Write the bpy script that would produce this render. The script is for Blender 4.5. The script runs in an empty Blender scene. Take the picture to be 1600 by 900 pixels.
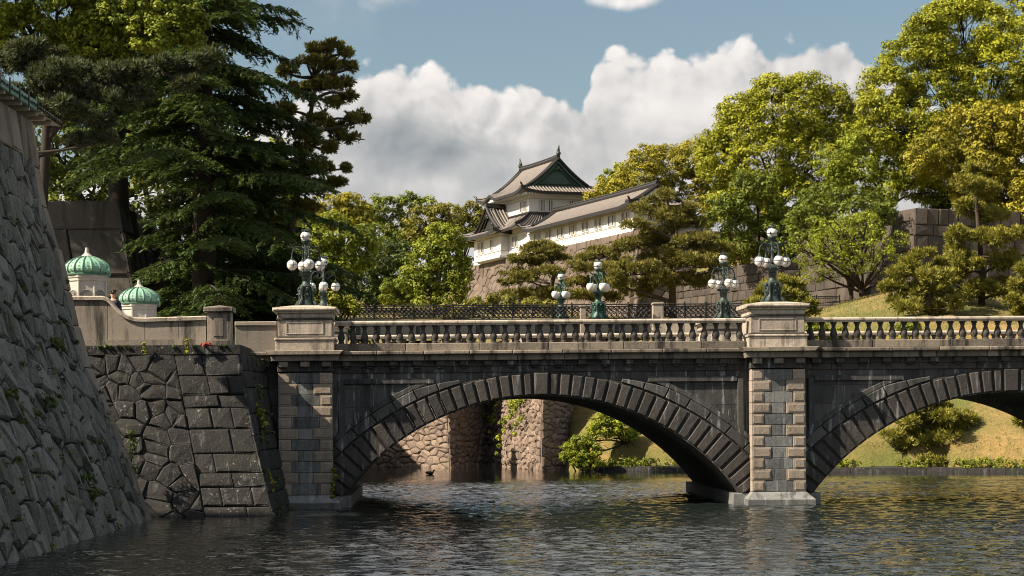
import bpy, math, random
import numpy as np
from mathutils import Vector
PI = math.pi
R = math.radians
rnd = random.Random(7)
RNG = np.random.default_rng(11)

# ------------------------------------------------------------------ camera, sky, sun, exposure
F, CXP, CYP, CAMZ, ROLL = 2990.0, 670.0, 651.0, 3.3, R(0.45)
SC = bpy.context.scene
COL = SC.collection
cam_data = bpy.data.cameras.new('camera')
cam = bpy.data.objects.new('camera', cam_data); COL.objects.link(cam)
cam_data.sensor_width = 36.0
cam_data.lens = 36.0 * F / 1600.0
cam_data.shift_x = (800 - CXP) / 1600.0
cam_data.shift_y = (CYP - 450) / 1600.0
cam_data.clip_start = 0.5
cam_data.clip_end = 5000
cam.location = (0, 0, CAMZ)
cam.rotation_euler = (PI / 2, ROLL, 0)
SC.camera = cam
SUN_AZ, SUN_EL = 252.5, 42.0            # azimuth clockwise from +Y: from the left, grazing the bridge front
sun_d = bpy.data.lights.new('sun', 'SUN'); sun = bpy.data.objects.new('sun', sun_d); COL.objects.link(sun)
sun_d.energy = 4.6; sun_d.angle = R(0.5); sun_d.color = (1.0, 0.84, 0.64)
SDIR = Vector((math.sin(R(SUN_AZ)) * math.cos(R(SUN_EL)), math.cos(R(SUN_AZ)) * math.cos(R(SUN_EL)), math.sin(R(SUN_EL))))
sun.rotation_euler = SDIR.to_track_quat('Z', 'Y').to_euler()
SC.view_settings.view_transform = 'Standard'
SC.view_settings.look = 'None'
SC.view_settings.exposure = 1.28
SC.view_settings.gamma = 1.0
SC.view_settings.use_curve_mapping = False
SC.cycles.max_bounces = 6
SC.cycles.diffuse_bounces = 3
SC.cycles.glossy_bounces = 3
SC.cycles.transmission_bounces = 4
SC.cycles.use_denoising = True
SC.cycles.filter_width = 1.0
SC.cycles.sample_clamp_indirect = 6.0

def P(px, py, Y):
    """point at depth Y that the photograph shows at (px, py) (1600x900)"""
    u, v = px - CXP, CYP - py
    c, s = math.cos(ROLL), math.sin(ROLL)
    return Vector(((u * c + v * s) / F * Y, Y, CAMZ + (-u * s + v * c) / F * Y))

# ------------------------------------------------------------------ node helpers
class NT:
    def __init__(self, tree):
        self.t = tree; tree.nodes.clear()
    def n(self, typ, **kw):
        nd = self.t.nodes.new(typ)
        for k, v in kw.items():
            if k.startswith('i_'):
                key = k[2:]
                key = int(key) if key.isdigit() else key.replace('_', ' ')
                self.set(nd.inputs[key], v)
            else:
                setattr(nd, k, v)
        return nd
    def set(self, sock, v):
        if hasattr(v, 'bl_idname') and hasattr(v, 'outputs'): v = v.outputs[0]
        if isinstance(v, bpy.types.NodeSocket): self.t.links.new(v, sock)
        else: sock.default_value = v
    def math(self, op, a, b=0.0, c=None, clamp=False):
        nd = self.n('ShaderNodeMath', operation=op, use_clamp=clamp)
        self.set(nd.inputs[0], a); self.set(nd.inputs[1], b)
        if c is not None: self.set(nd.inputs[2], c)
        return nd.outputs[0]
    def mix(self, f, a, b, blend='MIX'):
        nd = self.n('ShaderNodeMix', data_type='RGBA', blend_type=blend)
        self.set(nd.inputs[0], f)
        for i, v in ((6, a), (7, b)):
            self.set(nd.inputs[i], (*v, 1) if isinstance(v, tuple) and len(v) == 3 else v)
        return nd.outputs[2]
    def ramp(self, f, pts, interp='LINEAR'):
        nd = self.n('ShaderNodeValToRGB'); cr = nd.color_ramp; cr.interpolation = interp
        while len(cr.elements) < len(pts): cr.elements.new(0.5)
        for e, (p, c) in zip(cr.elements, pts):
            e.position = p
            e.color = (c, c, c, 1) if isinstance(c, (int, float)) else (*c, 1)
        self.set(nd.inputs[0], f)
        return nd.outputs[0]
    def noise(self, vec, scale, detail=4, rough=0.55, dist=0.0):
        nd = self.n('ShaderNodeTexNoise')
        self.set(nd.inputs['Vector'], vec); nd.inputs['Scale'].default_value = scale
        nd.inputs['Detail'].default_value = detail; nd.inputs['Roughness'].default_value = rough
        nd.inputs['Distortion'].default_value = dist
        return nd.outputs[0]
    def smooth(self, x, a, b):
        nd = self.n('ShaderNodeMapRange', interpolation_type='SMOOTHSTEP')
        self.set(nd.inputs[0], x); self.set(nd.inputs[1], a); self.set(nd.inputs[2], b)
        return nd.outputs[0]
    def vmul(self, v, s):
        nd = self.n('ShaderNodeVectorMath', operation='MULTIPLY')
        self.set(nd.inputs[0], v); self.set(nd.inputs[1], s); return nd.outputs[0]
    def vadd(self, v, s):
        nd = self.n('ShaderNodeVectorMath', operation='ADD')
        self.set(nd.inputs[0], v); self.set(nd.inputs[1], s); return nd.outputs[0]

# world: Nishita sky with a bank of cumulus cloud (all in sky directions)
world = bpy.data.worlds.new('World'); SC.world = world; world.use_nodes = True
w = NT(world.node_tree)
sky = w.n('ShaderNodeTexSky', sky_type='NISHITA', sun_disc=False, sun_elevation=R(SUN_EL), sun_rotation=R(SUN_AZ))
sky.air_density = 1.0; sky.dust_density = 2.0; sky.ozone_density = 2.0
tc = w.n('ShaderNodeTexCoord')
sep = w.n('ShaderNodeSeparateXYZ'); w.set(sep.inputs[0], tc.outputs['Generated'])
X_, Y_, Z_ = sep.outputs
az = w.math('ARCTAN2', X_, Y_)
comb = w.n('ShaderNodeCombineXYZ'); w.set(comb.inputs[0], az); w.set(comb.inputs[1], Z_)
q = comb.outputs[0]
prof = [(-.15, .120), (-.09, .165), (-.0635, .183), (-.040, .1865), (-.0167, .189), (.003, .182), (.012, .176), (.03, .170), (.0635, .168),
        (.080, .1665), (.0855, .180), (.0905, .192), (.098, .193), (.108, .184), (.118, .189), (.13, .192), (.155, .190), (.177, .193),
        (.2, .188), (.2107, .1895), (.2257, .183), (.244, .172), (.30, .15), (.42, .11)]
A0, A1, E1 = -.15, .42, .3
azn = w.math('DIVIDE', w.math('SUBTRACT', az, A0), A1 - A0)
top = w.math('MULTIPLY', w.ramp(azn, [((a - A0) / (A1 - A0), e / E1) for a, e in prof], 'B_SPLINE'), E1)
warp = w.n('ShaderNodeTexNoise'); warp.inputs['Scale'].default_value = 30; warp.inputs['Detail'].default_value = 3
w.set(warp.inputs['Vector'], q)
qw = w.vadd(q, w.vmul(w.vadd(warp.outputs['Color'], (-.5, -.5, -.5)), (.018, .018, 0)))
def billow(vec, det=3.0):
    v = w.n('ShaderNodeTexVoronoi', feature='F1', normalize=True); w.set(v.inputs['Vector'], vec); v.inputs['Scale'].default_value = 24
    v.inputs['Detail'].default_value = det; v.inputs['Roughness'].default_value = .5; v.inputs['Lacunarity'].default_value = 2.1
    return w.math('SUBTRACT', 1.0, v.outputs['Distance'])
b0 = billow(qw)
b1 = billow(w.vadd(qw, (-.0045, .0045, 0)))
soft = w.noise(q, 26, 6, .5)
broad = w.noise(w.vmul(q, (1, 1.8, 1)), 11, 4, .5)
depth = w.math('SUBTRACT', top, Z_)
bb = w.math('SUBTRACT', w.math('ADD', w.math('MULTIPLY', b0, .75), w.math('MULTIPLY', soft, .35)), .745)
dens = w.math('ADD', w.math('DIVIDE', depth, .016), w.math('MULTIPLY', bb, 5.5))
mask = w.smooth(dens, .0, .30)
# loose clouds higher up
def puff(a, e, ra, re, thr, soft_, k=3.6):
    da = w.math('DIVIDE', w.math('SUBTRACT', az, a), ra); de = w.math('DIVIDE', w.math('SUBTRACT', Z_, e), re)
    r2 = w.math('ADD', w.math('MULTIPLY', da, da), w.math('MULTIPLY', de, de))
    g = w.math('SUBTRACT', 1.0, r2)
    return w.smooth(w.math('ADD', g, w.math('MULTIPLY', bb, k)), thr, thr + soft_)
p1 = w.math('MULTIPLY', puff(-.018, .216, .028, .012, -.2, 1.6, 5.0), .75)
p2 = puff(.106, .2185, .030, .0125, -.45, .8)
p3 = w.math('MULTIPLY', puff(-.05, .208, .05, .035, .2, 2.0, 4.0), .30)
up = w.math('MAXIMUM', w.math('MAXIMUM', p1, p2), p3)
high = w.math('MULTIPLY', w.smooth(w.math('ADD', w.noise(tc.outputs['Generated'], 3.2, 5, .55), w.math('MULTIPLY', w.smooth(Y_, .3, .95), .09)), .42, .58), w.smooth(Z_, .235, .31))   # broken cloud added above the view, thicker ahead, to brighten water and ambient light
mask_all = w.math('MAXIMUM', w.math('MAXIMUM', mask, up), w.math('MULTIPLY', high, .9))
relief = w.math('MULTIPLY', w.math('SUBTRACT', b0, b1), 2.6)
edge = w.smooth(depth, .050, .0)
lit = w.math('ADD', w.math('ADD', w.math('MULTIPLY', edge, .30), .42), w.math('MULTIPLY', relief, w.math('ADD', .35, w.math('MULTIPLY', edge, .65))))
lit = w.math('ADD', lit, w.math('MULTIPLY', w.math('SUBTRACT', broad, .5), 1.1))
lit = w.math('ADD', lit, w.math('MULTIPLY', w.math('SUBTRACT', soft, .5), .35))
def dark_spot(a, e, ra, re, k):
    da = w.math('DIVIDE', w.math('SUBTRACT', az, a), ra); de = w.math('DIVIDE', w.math('SUBTRACT', Z_, e), re)
    r2 = w.math('ADD', w.math('MULTIPLY', da, da), w.math('MULTIPLY', de, de))
    r2 = w.math('ADD', r2, w.math('MULTIPLY', bb, 1.6))
    return w.math('MULTIPLY', w.smooth(r2, 1.5, -0.3), k)
lit = w.math('SUBTRACT', lit, dark_spot(.006, .145, .042, .020, .18))
lit = w.math('SUBTRACT', lit, dark_spot(-.02, .140, .05, .016, .25))
lit = w.math('SUBTRACT', lit, dark_spot(.03, .131, .03, .012, .22))
lit = w.math('SUBTRACT', lit, dark_spot(.125, .168, .03, .010, .15))
lit = w.math('SUBTRACT', lit, dark_spot(.10, .2135, .014, .004, .25))
lit = w.math('ADD', lit, w.math('MULTIPLY', high, .30))
lit = w.math('DIVIDE', w.math('ADD', lit, .5), 1.5)
ccol = w.ramp(lit, [(0.0, (.07, .085, .10)), (.33, (.20, .215, .225)), (.545, (.30, .30, .30)), (.733, (.43, .412, .40)), (1.0, (.55, .525, .50))])
skyc = w.mix(1.0, sky.outputs[0], (1.06, 1.02, .88), 'MULTIPLY')
bg_sky = w.n('ShaderNodeBackground'); w.set(bg_sky.inputs[0], skyc); bg_sky.inputs[1].default_value = 0.052
bg_cl = w.n('ShaderNodeBackground'); w.set(bg_cl.inputs[0], ccol); bg_cl.inputs[1].default_value = 0.76
ms = w.n('ShaderNodeMixShader'); w.set(ms.inputs[0], mask_all); w.set(ms.inputs[1], bg_sky); w.set(ms.inputs[2], bg_cl)
world.cycles.sampling_method = 'MANUAL'; world.cycles.sample_map_resolution = 256
wo = w.n('ShaderNodeOutputWorld'); w.set(wo.inputs[0], ms)

# ------------------------------------------------------------------ materials
def new_mat(name):
    m = bpy.data.materials.new(name); m.use_nodes = True
    return m, NT(m.node_tree)
def finish(m, t, bsdf):
    o = t.n('ShaderNodeOutputMaterial'); t.set(o.inputs[0], bsdf); return m
def plain(name, col, rough=0.6, metal=0.0, var=0.25, scale=6.0, bump=0.0):
    m, t = new_mat(name)
    c = t.n('ShaderNodeTexCoord').outputs['Object']
    n = t.noise(c, scale, 5, .6)
    lo = tuple(x * (1 - var) for x in col); hi = tuple(min(1, x * (1 + var)) for x in col)
    b = t.n('ShaderNodeBsdfPrincipled'); t.set(b.inputs['Base Color'], t.mix(n, lo, hi))
    b.inputs['Roughness'].default_value = rough; b.inputs['Metallic'].default_value = metal
    if bump:
        bp = t.n('ShaderNodeBump'); bp.inputs['Strength'].default_value = bump; bp.inputs['Distance'].default_value = .02
        t.set(bp.inputs['Height'], t.noise(c, scale * 6, 4)); t.set(b.inputs['Normal'], bp)
    return finish(m, t, b)
def stone(name, lo, hi, streak_dark=0.0, streak_light=0.0, lichen=0.0, moss=0.0, bump=0.6, nscale=1.2, streak_scale=3.0, rough=0.85, grain=30.0):
    """weathered stone: tone per block, blotches, streaks that run down, lichen spots, moss"""
    m, t = new_mat(name)
    c = t.n('ShaderNodeTexCoord').outputs['Object']
    at = t.n('ShaderNodeAttribute', attribute_name='tone')
    blot = t.noise(c, nscale, 6, .6)
    f = t.math('ADD', t.math('MULTIPLY', at.outputs['Fac'], .6), t.math('MULTIPLY', t.math('SUBTRACT', blot, .3), .9), clamp=True)
    col = t.mix(f, lo, hi)
    gr = t.noise(c, grain, 3, .7)
    col = t.mix(t.math('MULTIPLY', t.smooth(gr, .45, .75), .35), col, tuple(x * 1.6 for x in hi))
    col = t.mix(t.math('MULTIPLY', t.smooth(gr, .5, .3), .4), col, tuple(x * .4 for x in lo))
    sv = t.vmul(c, (1, 1, .12))
    if streak_dark:
        s = t.smooth(t.noise(sv, streak_scale, 5, .65), .48, .66)
        col = t.mix(t.math('MULTIPLY', s, streak_dark), col, tuple(x * .18 for x in lo))
    if streak_light:
        s = t.smooth(t.noise(t.vadd(sv, (7.3, 1.1, 3.0)), streak_scale * 1.5, 5, .7), .55, .70)
        col = t.mix(t.math('MULTIPLY', s, streak_light), col, (.34, .37, .39))
    if lichen:
        s = t.math('MULTIPLY', t.smooth(t.noise(c, 9, 5, .7), .60, .68), t.smooth(t.noise(c, .55, 3), .45, .65))
        col = t.mix(t.math('MULTIPLY', s, lichen), col, (.36, .38, .36))
    if moss:
        s = t.math('MULTIPLY', t.smooth(t.noise(c, 1.1, 5, .65), .52, .7), moss)
        col = t.mix(s, col, (.045, .055, .02))
    b = t.n('ShaderNodeBsdfPrincipled'); t.set(b.inputs['Base Color'], col); b.inputs['Roughness'].default_value = rough
    bp = t.n('ShaderNodeBump'); bp.inputs['Strength'].default_value = bump; bp.inputs['Distance'].default_value = .06
    h = t.math('ADD', t.math('MULTIPLY', t.noise(c, 5, 6, .7), .8), t.math('MULTIPLY', gr, .25))
    t.set(bp.inputs['Height'], h); t.set(b.inputs['Normal'], bp)
    return finish(m, t, b)
def leafmat(name, dark, light, trans=0.3, rough=0.55):
    m, t = new_mat(name)
    at = t.n('ShaderNodeAttribute', attribute_name='tone')
    col = t.mix(at.outputs['Fac'], dark, light)
    b = t.n('ShaderNodeBsdfPrincipled'); t.set(b.inputs['Base Color'], col); b.inputs['Roughness'].default_value = rough
    b.inputs['Specular IOR Level'].default_value = 0.25
    tr = t.n('ShaderNodeBsdfTranslucent'); t.set(tr.inputs[0], t.mix(.5, col, (.16, .19, .02)))
    mx = t.n('ShaderNodeMixShader'); mx.inputs[0].default_value = trans
    t.set(mx.inputs[1], b); t.set(mx.inputs[2], tr)
    return finish(m, t, mx)

M = {}
M['granite_dark'] = stone('granite_dark', (.013, .014, .016), (.098, .098, .098), .65, .9, 0, 0, .5, 1.0, 3.0)
M['granite_block'] = stone('granite_block', (.016, .016, .017), (.066, .061, .058), .4, .45, .0, 0, .7, 1.3, 3.0)
M['granite_tan'] = stone('granite_tan', (.24, .21, .175), (.53, .465, .39), .60, .05, 0, 0, .35, 1.5, 3.5)
M['granite_quoin'] = stone('granite_quoin', (.19, .16, .13), (.36, .305, .25), .25, .08, 0, 0, .5, 1.2, 3.0)
M['granite_blue'] = stone('granite_blue', (.03, .036, .040), (.24, .25, .255), .55, .6, 0, 0, .4, 1.4, 3.0)
M['cornice'] = stone('cornice', (.06, .053, .046), (.29, .25, .20), .95, .12, 0, 0, .35, 1.4, 2.2)
M['parapet'] = stone('parapet', (.12, .108, .092), (.32, .28, .235), .95, .08, 0, 0, .3, .8, 1.3)
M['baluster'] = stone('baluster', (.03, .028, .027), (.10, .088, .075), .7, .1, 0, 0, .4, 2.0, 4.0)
M['wall_left'] = stone('wall_left', (.028, .030, .028), (.19, .198, .182), .4, .18, .5, .7, 1.0, 2.2, 3.0, grain=14)
M['wall_corner'] = stone('wall_corner', (.10, .085, .07), (.26, .22, .18), .4, .08, .2, .3, .7, 1.0, 2.0)
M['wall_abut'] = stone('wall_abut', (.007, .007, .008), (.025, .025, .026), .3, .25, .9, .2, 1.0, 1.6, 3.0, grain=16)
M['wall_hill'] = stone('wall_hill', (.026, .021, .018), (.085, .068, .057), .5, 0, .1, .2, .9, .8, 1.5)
M['mortar'] = plain('mortar', (.13, .15, .16), .9, 0, .6, 3)
M['wall_far'] = stone('wall_far', (.10, .074, .06), (.27, .205, .165), .35, .0, .2, .15, .9, .8, 2.0)
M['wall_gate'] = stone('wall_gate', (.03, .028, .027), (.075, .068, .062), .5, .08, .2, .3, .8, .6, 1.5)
M['wall_castle'] = stone('wall_castle', (.06, .047, .04), (.17, .132, .108), .35, 0, .2, .1, .9, .6, 1.5)
M['joint'] = plain('joint', (.012, .012, .011), .95)
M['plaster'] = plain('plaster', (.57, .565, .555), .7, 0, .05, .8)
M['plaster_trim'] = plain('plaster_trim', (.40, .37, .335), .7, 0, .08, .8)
M['window_grey'] = plain('window_grey', (.07, .077, .08), .5, 0, .1)
M['window_dark'] = plain('window_dark', (.06, .065, .07), .5, 0, .1)
m, t = new_mat('tile')
at = t.n('ShaderNodeAttribute', attribute_name='tone'); c = t.n('ShaderNodeTexCoord').outputs['Object']
b = t.n('ShaderNodeBsdfPrincipled'); b.inputs['Roughness'].default_value = .55
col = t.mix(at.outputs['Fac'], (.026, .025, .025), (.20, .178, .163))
t.set(b.inputs['Base Color'], t.mix(t.math('MULTIPLY', t.smooth(t.noise(c, 1.2, 5, .65), .5, .72), .55), col, (.07, .06, .055)))
M['tile'] = finish(m, t, b)
M['tile_ridge'] = plain('tile_ridge', (.016, .0155, .016), .5, 0, .35, 3.0)
M['copper'] = plain('copper', (.13, .27, .20), .6, 0, .35, 2.0)
M['copper_dark'] = plain('copper_dark', (.035, .075, .06), .6, 0, .4, 3.0)
M['copper_dome'] = plain('copper_dome', (.19, .37, .28), .6, 0, .5, 3.5)
M['copper_rib'] = plain('copper_rib', (.05, .12, .085), .6, 0, .5, 3.5)
M['bronze'] = plain('bronze', (.028, .045, .042), .5, .3, .6, 9.0, .3)
M['bronze_green'] = plain('bronze_green', (.025, .07, .055), .5, .2, .5, 9.0)
M['iron'] = plain('iron', (.012, .013, .016), .5, .3, .3)
M['girder'] = plain('girder', (.05, .055, .055), .6, .2, .3, 2)
M['white_stone'] = plain('white_stone', (.40, .385, .36), .75, 0, .2, 4.0, .1)
M['carved_stone'] = plain('carved_stone', (.20, .19, .18), .8, 0, .2)
M['bark'] = plain('bark', (.026, .021, .017), .95, 0, .5, 5.0, .8)
M['bark_pine'] = plain('bark_pine', (.05, .036, .028), .95, 0, .5, 5.0, .8)
M['asphalt'] = plain('asphalt', (.16, .145, .125), .9, 0, .2, 3.0)
m, t = new_mat('globe_glass')
b = t.n('ShaderNodeBsdfPrincipled'); b.inputs['Base Color'].default_value = (.66, .645, .63, 1); b.inputs['Roughness'].default_value = .25
b.inputs['Subsurface Weight'].default_value = .25; b.inputs['Subsurface Radius'].default_value = (.1, .1, .1)
M['globe'] = finish(m, t, b)

# leaves
M['lf_yellow'] = leafmat('lf_yellow', (0.075, 0.1, 0.008), (0.42, 0.43, 0.03), 0.25)
M['lf_gold'] = leafmat('lf_gold', (0.08, 0.085, 0.01), (0.45, 0.4, 0.042), 0.24)
M['lf_green'] = leafmat('lf_green', (0.04, 0.065, 0.01), (0.2, 0.24, 0.026), 0.25)
M['lf_bright'] = leafmat('lf_bright', (0.09, 0.13, 0.012), (0.38, 0.43, 0.04), 0.3)
M['lf_olive'] = leafmat('lf_olive', (0.055, 0.06, 0.012), (0.28, 0.26, 0.045), 0.22)
M['lf_deep'] = leafmat('lf_deep', (0.02, 0.034, 0.01), (0.085, 0.12, 0.022), 0.22)
M['lf_fresh'] = leafmat('lf_fresh', (0.05, 0.085, 0.01), (0.3, 0.34, 0.03), 0.27)
M['nd_cedar'] = leafmat('nd_cedar', (0.018, 0.040, 0.014), (0.070, 0.125, 0.040), 0.25)
M['nd_pine'] = leafmat('nd_pine', (.075, .075, .018), (.26, .235, .06), .25)
M['nd_pine_green'] = leafmat('nd_pine_green', (0.09, 0.095, 0.016), (0.33, 0.31, 0.055), 0.25)
M['nd_pine_dark'] = leafmat('nd_pine_dark', (.03, .042, .026), (.10, .12, .065), .2)
M['lf_weed'] = leafmat('lf_weed', (.03, .055, .015), (.09, .13, .03), .2)
M['lf_grass'] = leafmat('lf_grass', (.10, .10, .024), (.30, .24, .07), .3)

# grass slope
m, t = new_mat('grass')
c = t.n('ShaderNodeTexCoord').outputs['Object']
n1 = t.noise(c, .18, 5, .6); n2 = t.noise(c, 3.0, 5, .7)
col = t.mix(t.smooth(n1, .35, .65), (.105, .115, .024), (.27, .185, .068))
col = t.mix(t.math('MULTIPLY', t.smooth(n2, .4, .7), .6), col, (.075, .08, .02))
b = t.n('ShaderNodeBsdfPrincipled'); t.set(b.inputs['Base Color'], col); b.inputs['Roughness'].default_value = .95
bp = t.n('ShaderNodeBump'); bp.inputs['Strength'].default_value = .9; bp.inputs['Distance'].default_value = .12
t.set(bp.inputs['Height'], t.noise(c, 7, 5, .7)); t.set(b.inputs['Normal'], bp)
M['grass'] = finish(m, t, b)

# water
m, t = new_mat('water')
c = t.n('ShaderNodeTexCoord').outputs['Object']
calm = t.noise(t.vmul(c, (.02, .05, 0)), 1.0, 3, .5)
sp = t.n('ShaderNodeSeparateXYZ'); t.set(sp.inputs[0], c)
far_calm = t.smooth(sp.outputs[1], 104.0, 92.0)
near_left = t.smooth(sp.outputs[0], -9.5, -2.0)
near_left = t.math('MAXIMUM', near_left, t.smooth(sp.outputs[1], 62.0, 50.0))
amp = t.math('MULTIPLY', t.math('ADD', t.math('MULTIPLY', far_calm, .88), .12),
             t.math('ADD', t.math('MULTIPLY', near_left, .6), .4))
amp = t.math('MULTIPLY', amp, t.math('ADD', .55, t.math('MULTIPLY', calm, .9)))
h1 = t.noise(t.vmul(c, (.55, 1.25, 0)), 1.0, 4, .55, .3)
h2 = t.noise(t.vmul(c, (1.6, 3.6, 0)), 1.0, 3, .6, .2)
h3 = t.noise(t.vmul(c, (3.2, 7.0, 0)), 1.0, 2, .6)
h = t.math('ADD', t.math('ADD', t.math('MULTIPLY', h1, .75), t.math('MULTIPLY', h2, .40)), t.math('MULTIPLY', h3, .12))
bp = t.n('ShaderNodeBump'); bp.inputs['Distance'].default_value = .10
t.set(bp.inputs['Height'], t.math('MULTIPLY', h, amp))
b = t.n('ShaderNodeBsdfPrincipled'); b.inputs['Base Color'].default_value = (.010, .015, .014, 1)
b.inputs['Roughness'].default_value = .02; b.inputs['IOR'].default_value = 1.40
t.set(b.inputs['Normal'], bp)
M['water'] = finish(m, t, b)

# ------------------------------------------------------------------ mesh helpers
ORG = {}
class MB:
    def __init__(self): self.v = []; self.f = []; self.tone = []; self.mi = []
    def add(self, vs, fs, tone=None, mi=0):
        o = len(self.v); self.v.extend([tuple(p) for p in vs])
        tn = rnd.random() if tone is None else tone
        for f in fs:
            self.f.append(tuple(i + o for i in f)); self.tone.append(tn); self.mi.append(mi)
        return self
    def box(self, x0, x1, y0, y1, z0, z1, tone=None, mi=0):
        vs = [(x, y, z) for z in (z0, z1) for y in (y0, y1) for x in (x0, x1)]
        return self.add(vs, [(0, 2, 3, 1), (4, 5, 7, 6), (0, 1, 5, 4), (2, 6, 7, 3), (0, 4, 6, 2), (1, 3, 7, 5)], tone, mi)
    def obox(self, c, ax, ay, az_, tone=None, mi=0):
        """box from centre and three half-axis vectors"""
        c, ax, ay, az_ = map(Vector, (c, ax, ay, az_))
        vs = [c + sx * ax + sy * ay + sz * az_ for sz in (-1, 1) for sy in (-1, 1) for sx in (-1, 1)]
        return self.add(vs, [(0, 2, 3, 1), (4, 5, 7, 6), (0, 1, 5, 4), (2, 6, 7, 3), (0, 4, 6, 2), (1, 3, 7, 5)], tone, mi)
    def bevel_prism(self, poly, yf, yb, inset=.03, bev=.03, tone=None, mi=0):
        """block with a chamfered front; poly in (x, z), front towards -Y"""
        n = len(poly); cx = sum(p[0] for p in poly) / n; cz = sum(p[1] for p in poly) / n
        inn = inset_poly(poly, inset)
        vs = [(p[0], yb, p[1]) for p in poly] + [(p[0], yf + bev, p[1]) for p in poly] + [(p[0], yf, p[1]) for p in inn]
        fs = []
        for i in range(n):
            j = (i + 1) % n
            fs += [(i, j, n + j, n + i), (n + i, n + j, 2 * n + j, 2 * n + i)]
        fs.append(tuple(2 * n + i for i in range(n))); fs.append(tuple(range(n))[::-1])
        return self.add(vs, fs, tone, mi)
    def lathe(self, prof, cx=0, cy=0, n=14, tone=None, mi=0, caps=True, square=False, rot=0.0):
        vs = []
        for r, z in prof:
            for k in range(n):
                a = 2 * PI * k / n + rot
                vs.append((cx + r * math.cos(a), cy + r * math.sin(a), z))
        fs = []
        for i in range(len(prof) - 1):
            for k in range(n):
                j = (k + 1) % n
                fs.append((i * n + k, i * n + j, (i + 1) * n + j, (i + 1) * n + k))
        if caps:
            fs.append(tuple(range(n))[::-1]); fs.append(tuple((len(prof) - 1) * n + k for k in range(n)))
        return self.add(vs, fs, tone, mi)
    def tube(self, pts, rad, n=6, tone=None, mi=0, closed=False):
        pts = [Vector(p) for p in pts]; m = len(pts)
        if not hasattr(rad, '__len__'): rad = [rad] * m
        vs = []; up = None
        for i, p in enumerate(pts):
            a = pts[(i - 1) % m] if (closed or i > 0) else p
            b_ = pts[(i + 1) % m] if (closed or i < m - 1) else p
            d = (b_ - a).normalized()
            if up is None:
                up = Vector((0, 0, 1)) if abs(d.z) < .9 else Vector((1, 0, 0))
            s = d.cross(up)
            if s.length < 1e-4: s = d.cross(Vector((1, 0.3, 0)))
            s.normalize(); up = s.cross(d).normalized()
            for k in range(n):
                an = 2 * PI * k / n
                vs.append(p + (s * math.cos(an) + up * math.sin(an)) * rad[i])
        fs = []
        for i in range(m if closed else m - 1):
            i2 = (i + 1) % m
            for k in range(n):
                j = (k + 1) % n
                fs.append((i * n + k, i * n + j, i2 * n + j, i2 * n + k))
        if not closed:
            fs.append(tuple(range(n))[::-1]); fs.append(tuple((m - 1) * n + k for k in range(n)))
        return self.add(vs, fs, tone, mi)
    def sphere(self, c, r, n=16, m=10, tone=None, mi=0, sz=1.0):
        prof = [(max(1e-4, r * math.sin(PI * i / m)), c[2] - sz * r * math.cos(PI * i / m)) for i in range(m + 1)]
        return self.lathe(prof, c[0], c[1], n, tone, mi, True)
    def grid(self, fn, nu, nv, tone=None, mi=0, flip=False):
        vs = [fn(i / nu, j / nv) for j in range(nv + 1) for i in range(nu + 1)]
        fs = []
        for j in range(nv):
            for i in range(nu):
                a = j * (nu + 1) + i
                q_ = (a, a + 1, a + nu + 2, a + nu + 1)
                fs.append(q_[::-1] if flip else q_)
        return self.add(vs, fs, .5 if tone is None else tone, mi)
    def build(self, name, mats, parent=None, smooth=False, origin=None):
        me = bpy.data.meshes.new(name)
        v = np.array(self.v, dtype=float).reshape(-1, 3)
        if parent is not None: o = np.array(ORG[parent.name])
        elif origin is not None: o = np.array(origin, dtype=float)
        else: o = np.array([(v[:, 0].min() + v[:, 0].max()) / 2, (v[:, 1].min() + v[:, 1].max()) / 2, v[:, 2].min()])
        me.from_pydata((v - o).tolist(), [], self.f)
        at = me.attributes.new('tone', 'FLOAT', 'FACE'); at.data.foreach_set('value', np.array(self.tone, dtype=np.float32))
        ml = mats if isinstance(mats, (list, tuple)) else [mats]
        for m_ in ml: me.materials.append(M[m_] if isinstance(m_, str) else m_)
        if len(ml) > 1: me.polygons.foreach_set('material_index', np.array(self.mi, dtype=np.int32))
        if smooth:
            me.polygons.foreach_set('use_smooth', [True] * len(me.polygons))
        me.update()
        ob = bpy.data.objects.new(name, me); COL.objects.link(ob)
        if parent is not None: ob.parent = parent; ORG[ob.name] = tuple(o)
        else: ob.location = o; ORG[ob.name] = tuple(o)
        return ob
def smooth_by_angle(ob, ang=40):
    me = ob.data
    me.polygons.foreach_set('use_smooth', [True] * len(me.polygons))
    try: me.set_sharp_from_angle(angle=R(ang))
    except Exception: pass
def inset_poly(poly, d):
    """inset a convex polygon by d"""
    n = len(poly); out = []
    area = sum(poly[i][0] * poly[(i + 1) % n][1] - poly[(i + 1) % n][0] * poly[i][1] for i in range(n))
    sg = 1 if area > 0 else -1
    for i in range(n):
        p0, p1, p2 = poly[i - 1], poly[i], poly[(i + 1) % n]
        e1 = (p1[0] - p0[0], p1[1] - p0[1]); e2 = (p2[0] - p1[0], p2[1] - p1[1])
        l1 = math.hypot(*e1) or 1e-6; l2 = math.hypot(*e2) or 1e-6
        n1 = (-e1[1] / l1 * sg, e1[0] / l1 * sg); n2 = (-e2[1] / l2 * sg, e2[0] / l2 * sg)
        k = 1 + n1[0] * n2[0] + n1[1] * n2[1]; k = max(k, .35)
        out.append((p1[0] + d * (n1[0] + n2[0]) / k, p1[1] + d * (n1[1] + n2[1]) / k))
    return out
def tag(o, label, cat, group=None, kind=None):
    o['label'] = label
    if cat: o['category'] = cat
    if group: o['group'] = group
    if kind: o['kind'] = kind
    return o
def empty(name, loc, label, cat, group=None):
    o = bpy.data.objects.new(name, None); COL.objects.link(o); o.location = loc; ORG[o.name] = tuple(loc)
    o.empty_display_size = .3
    return tag(o, label, cat, group)
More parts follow.
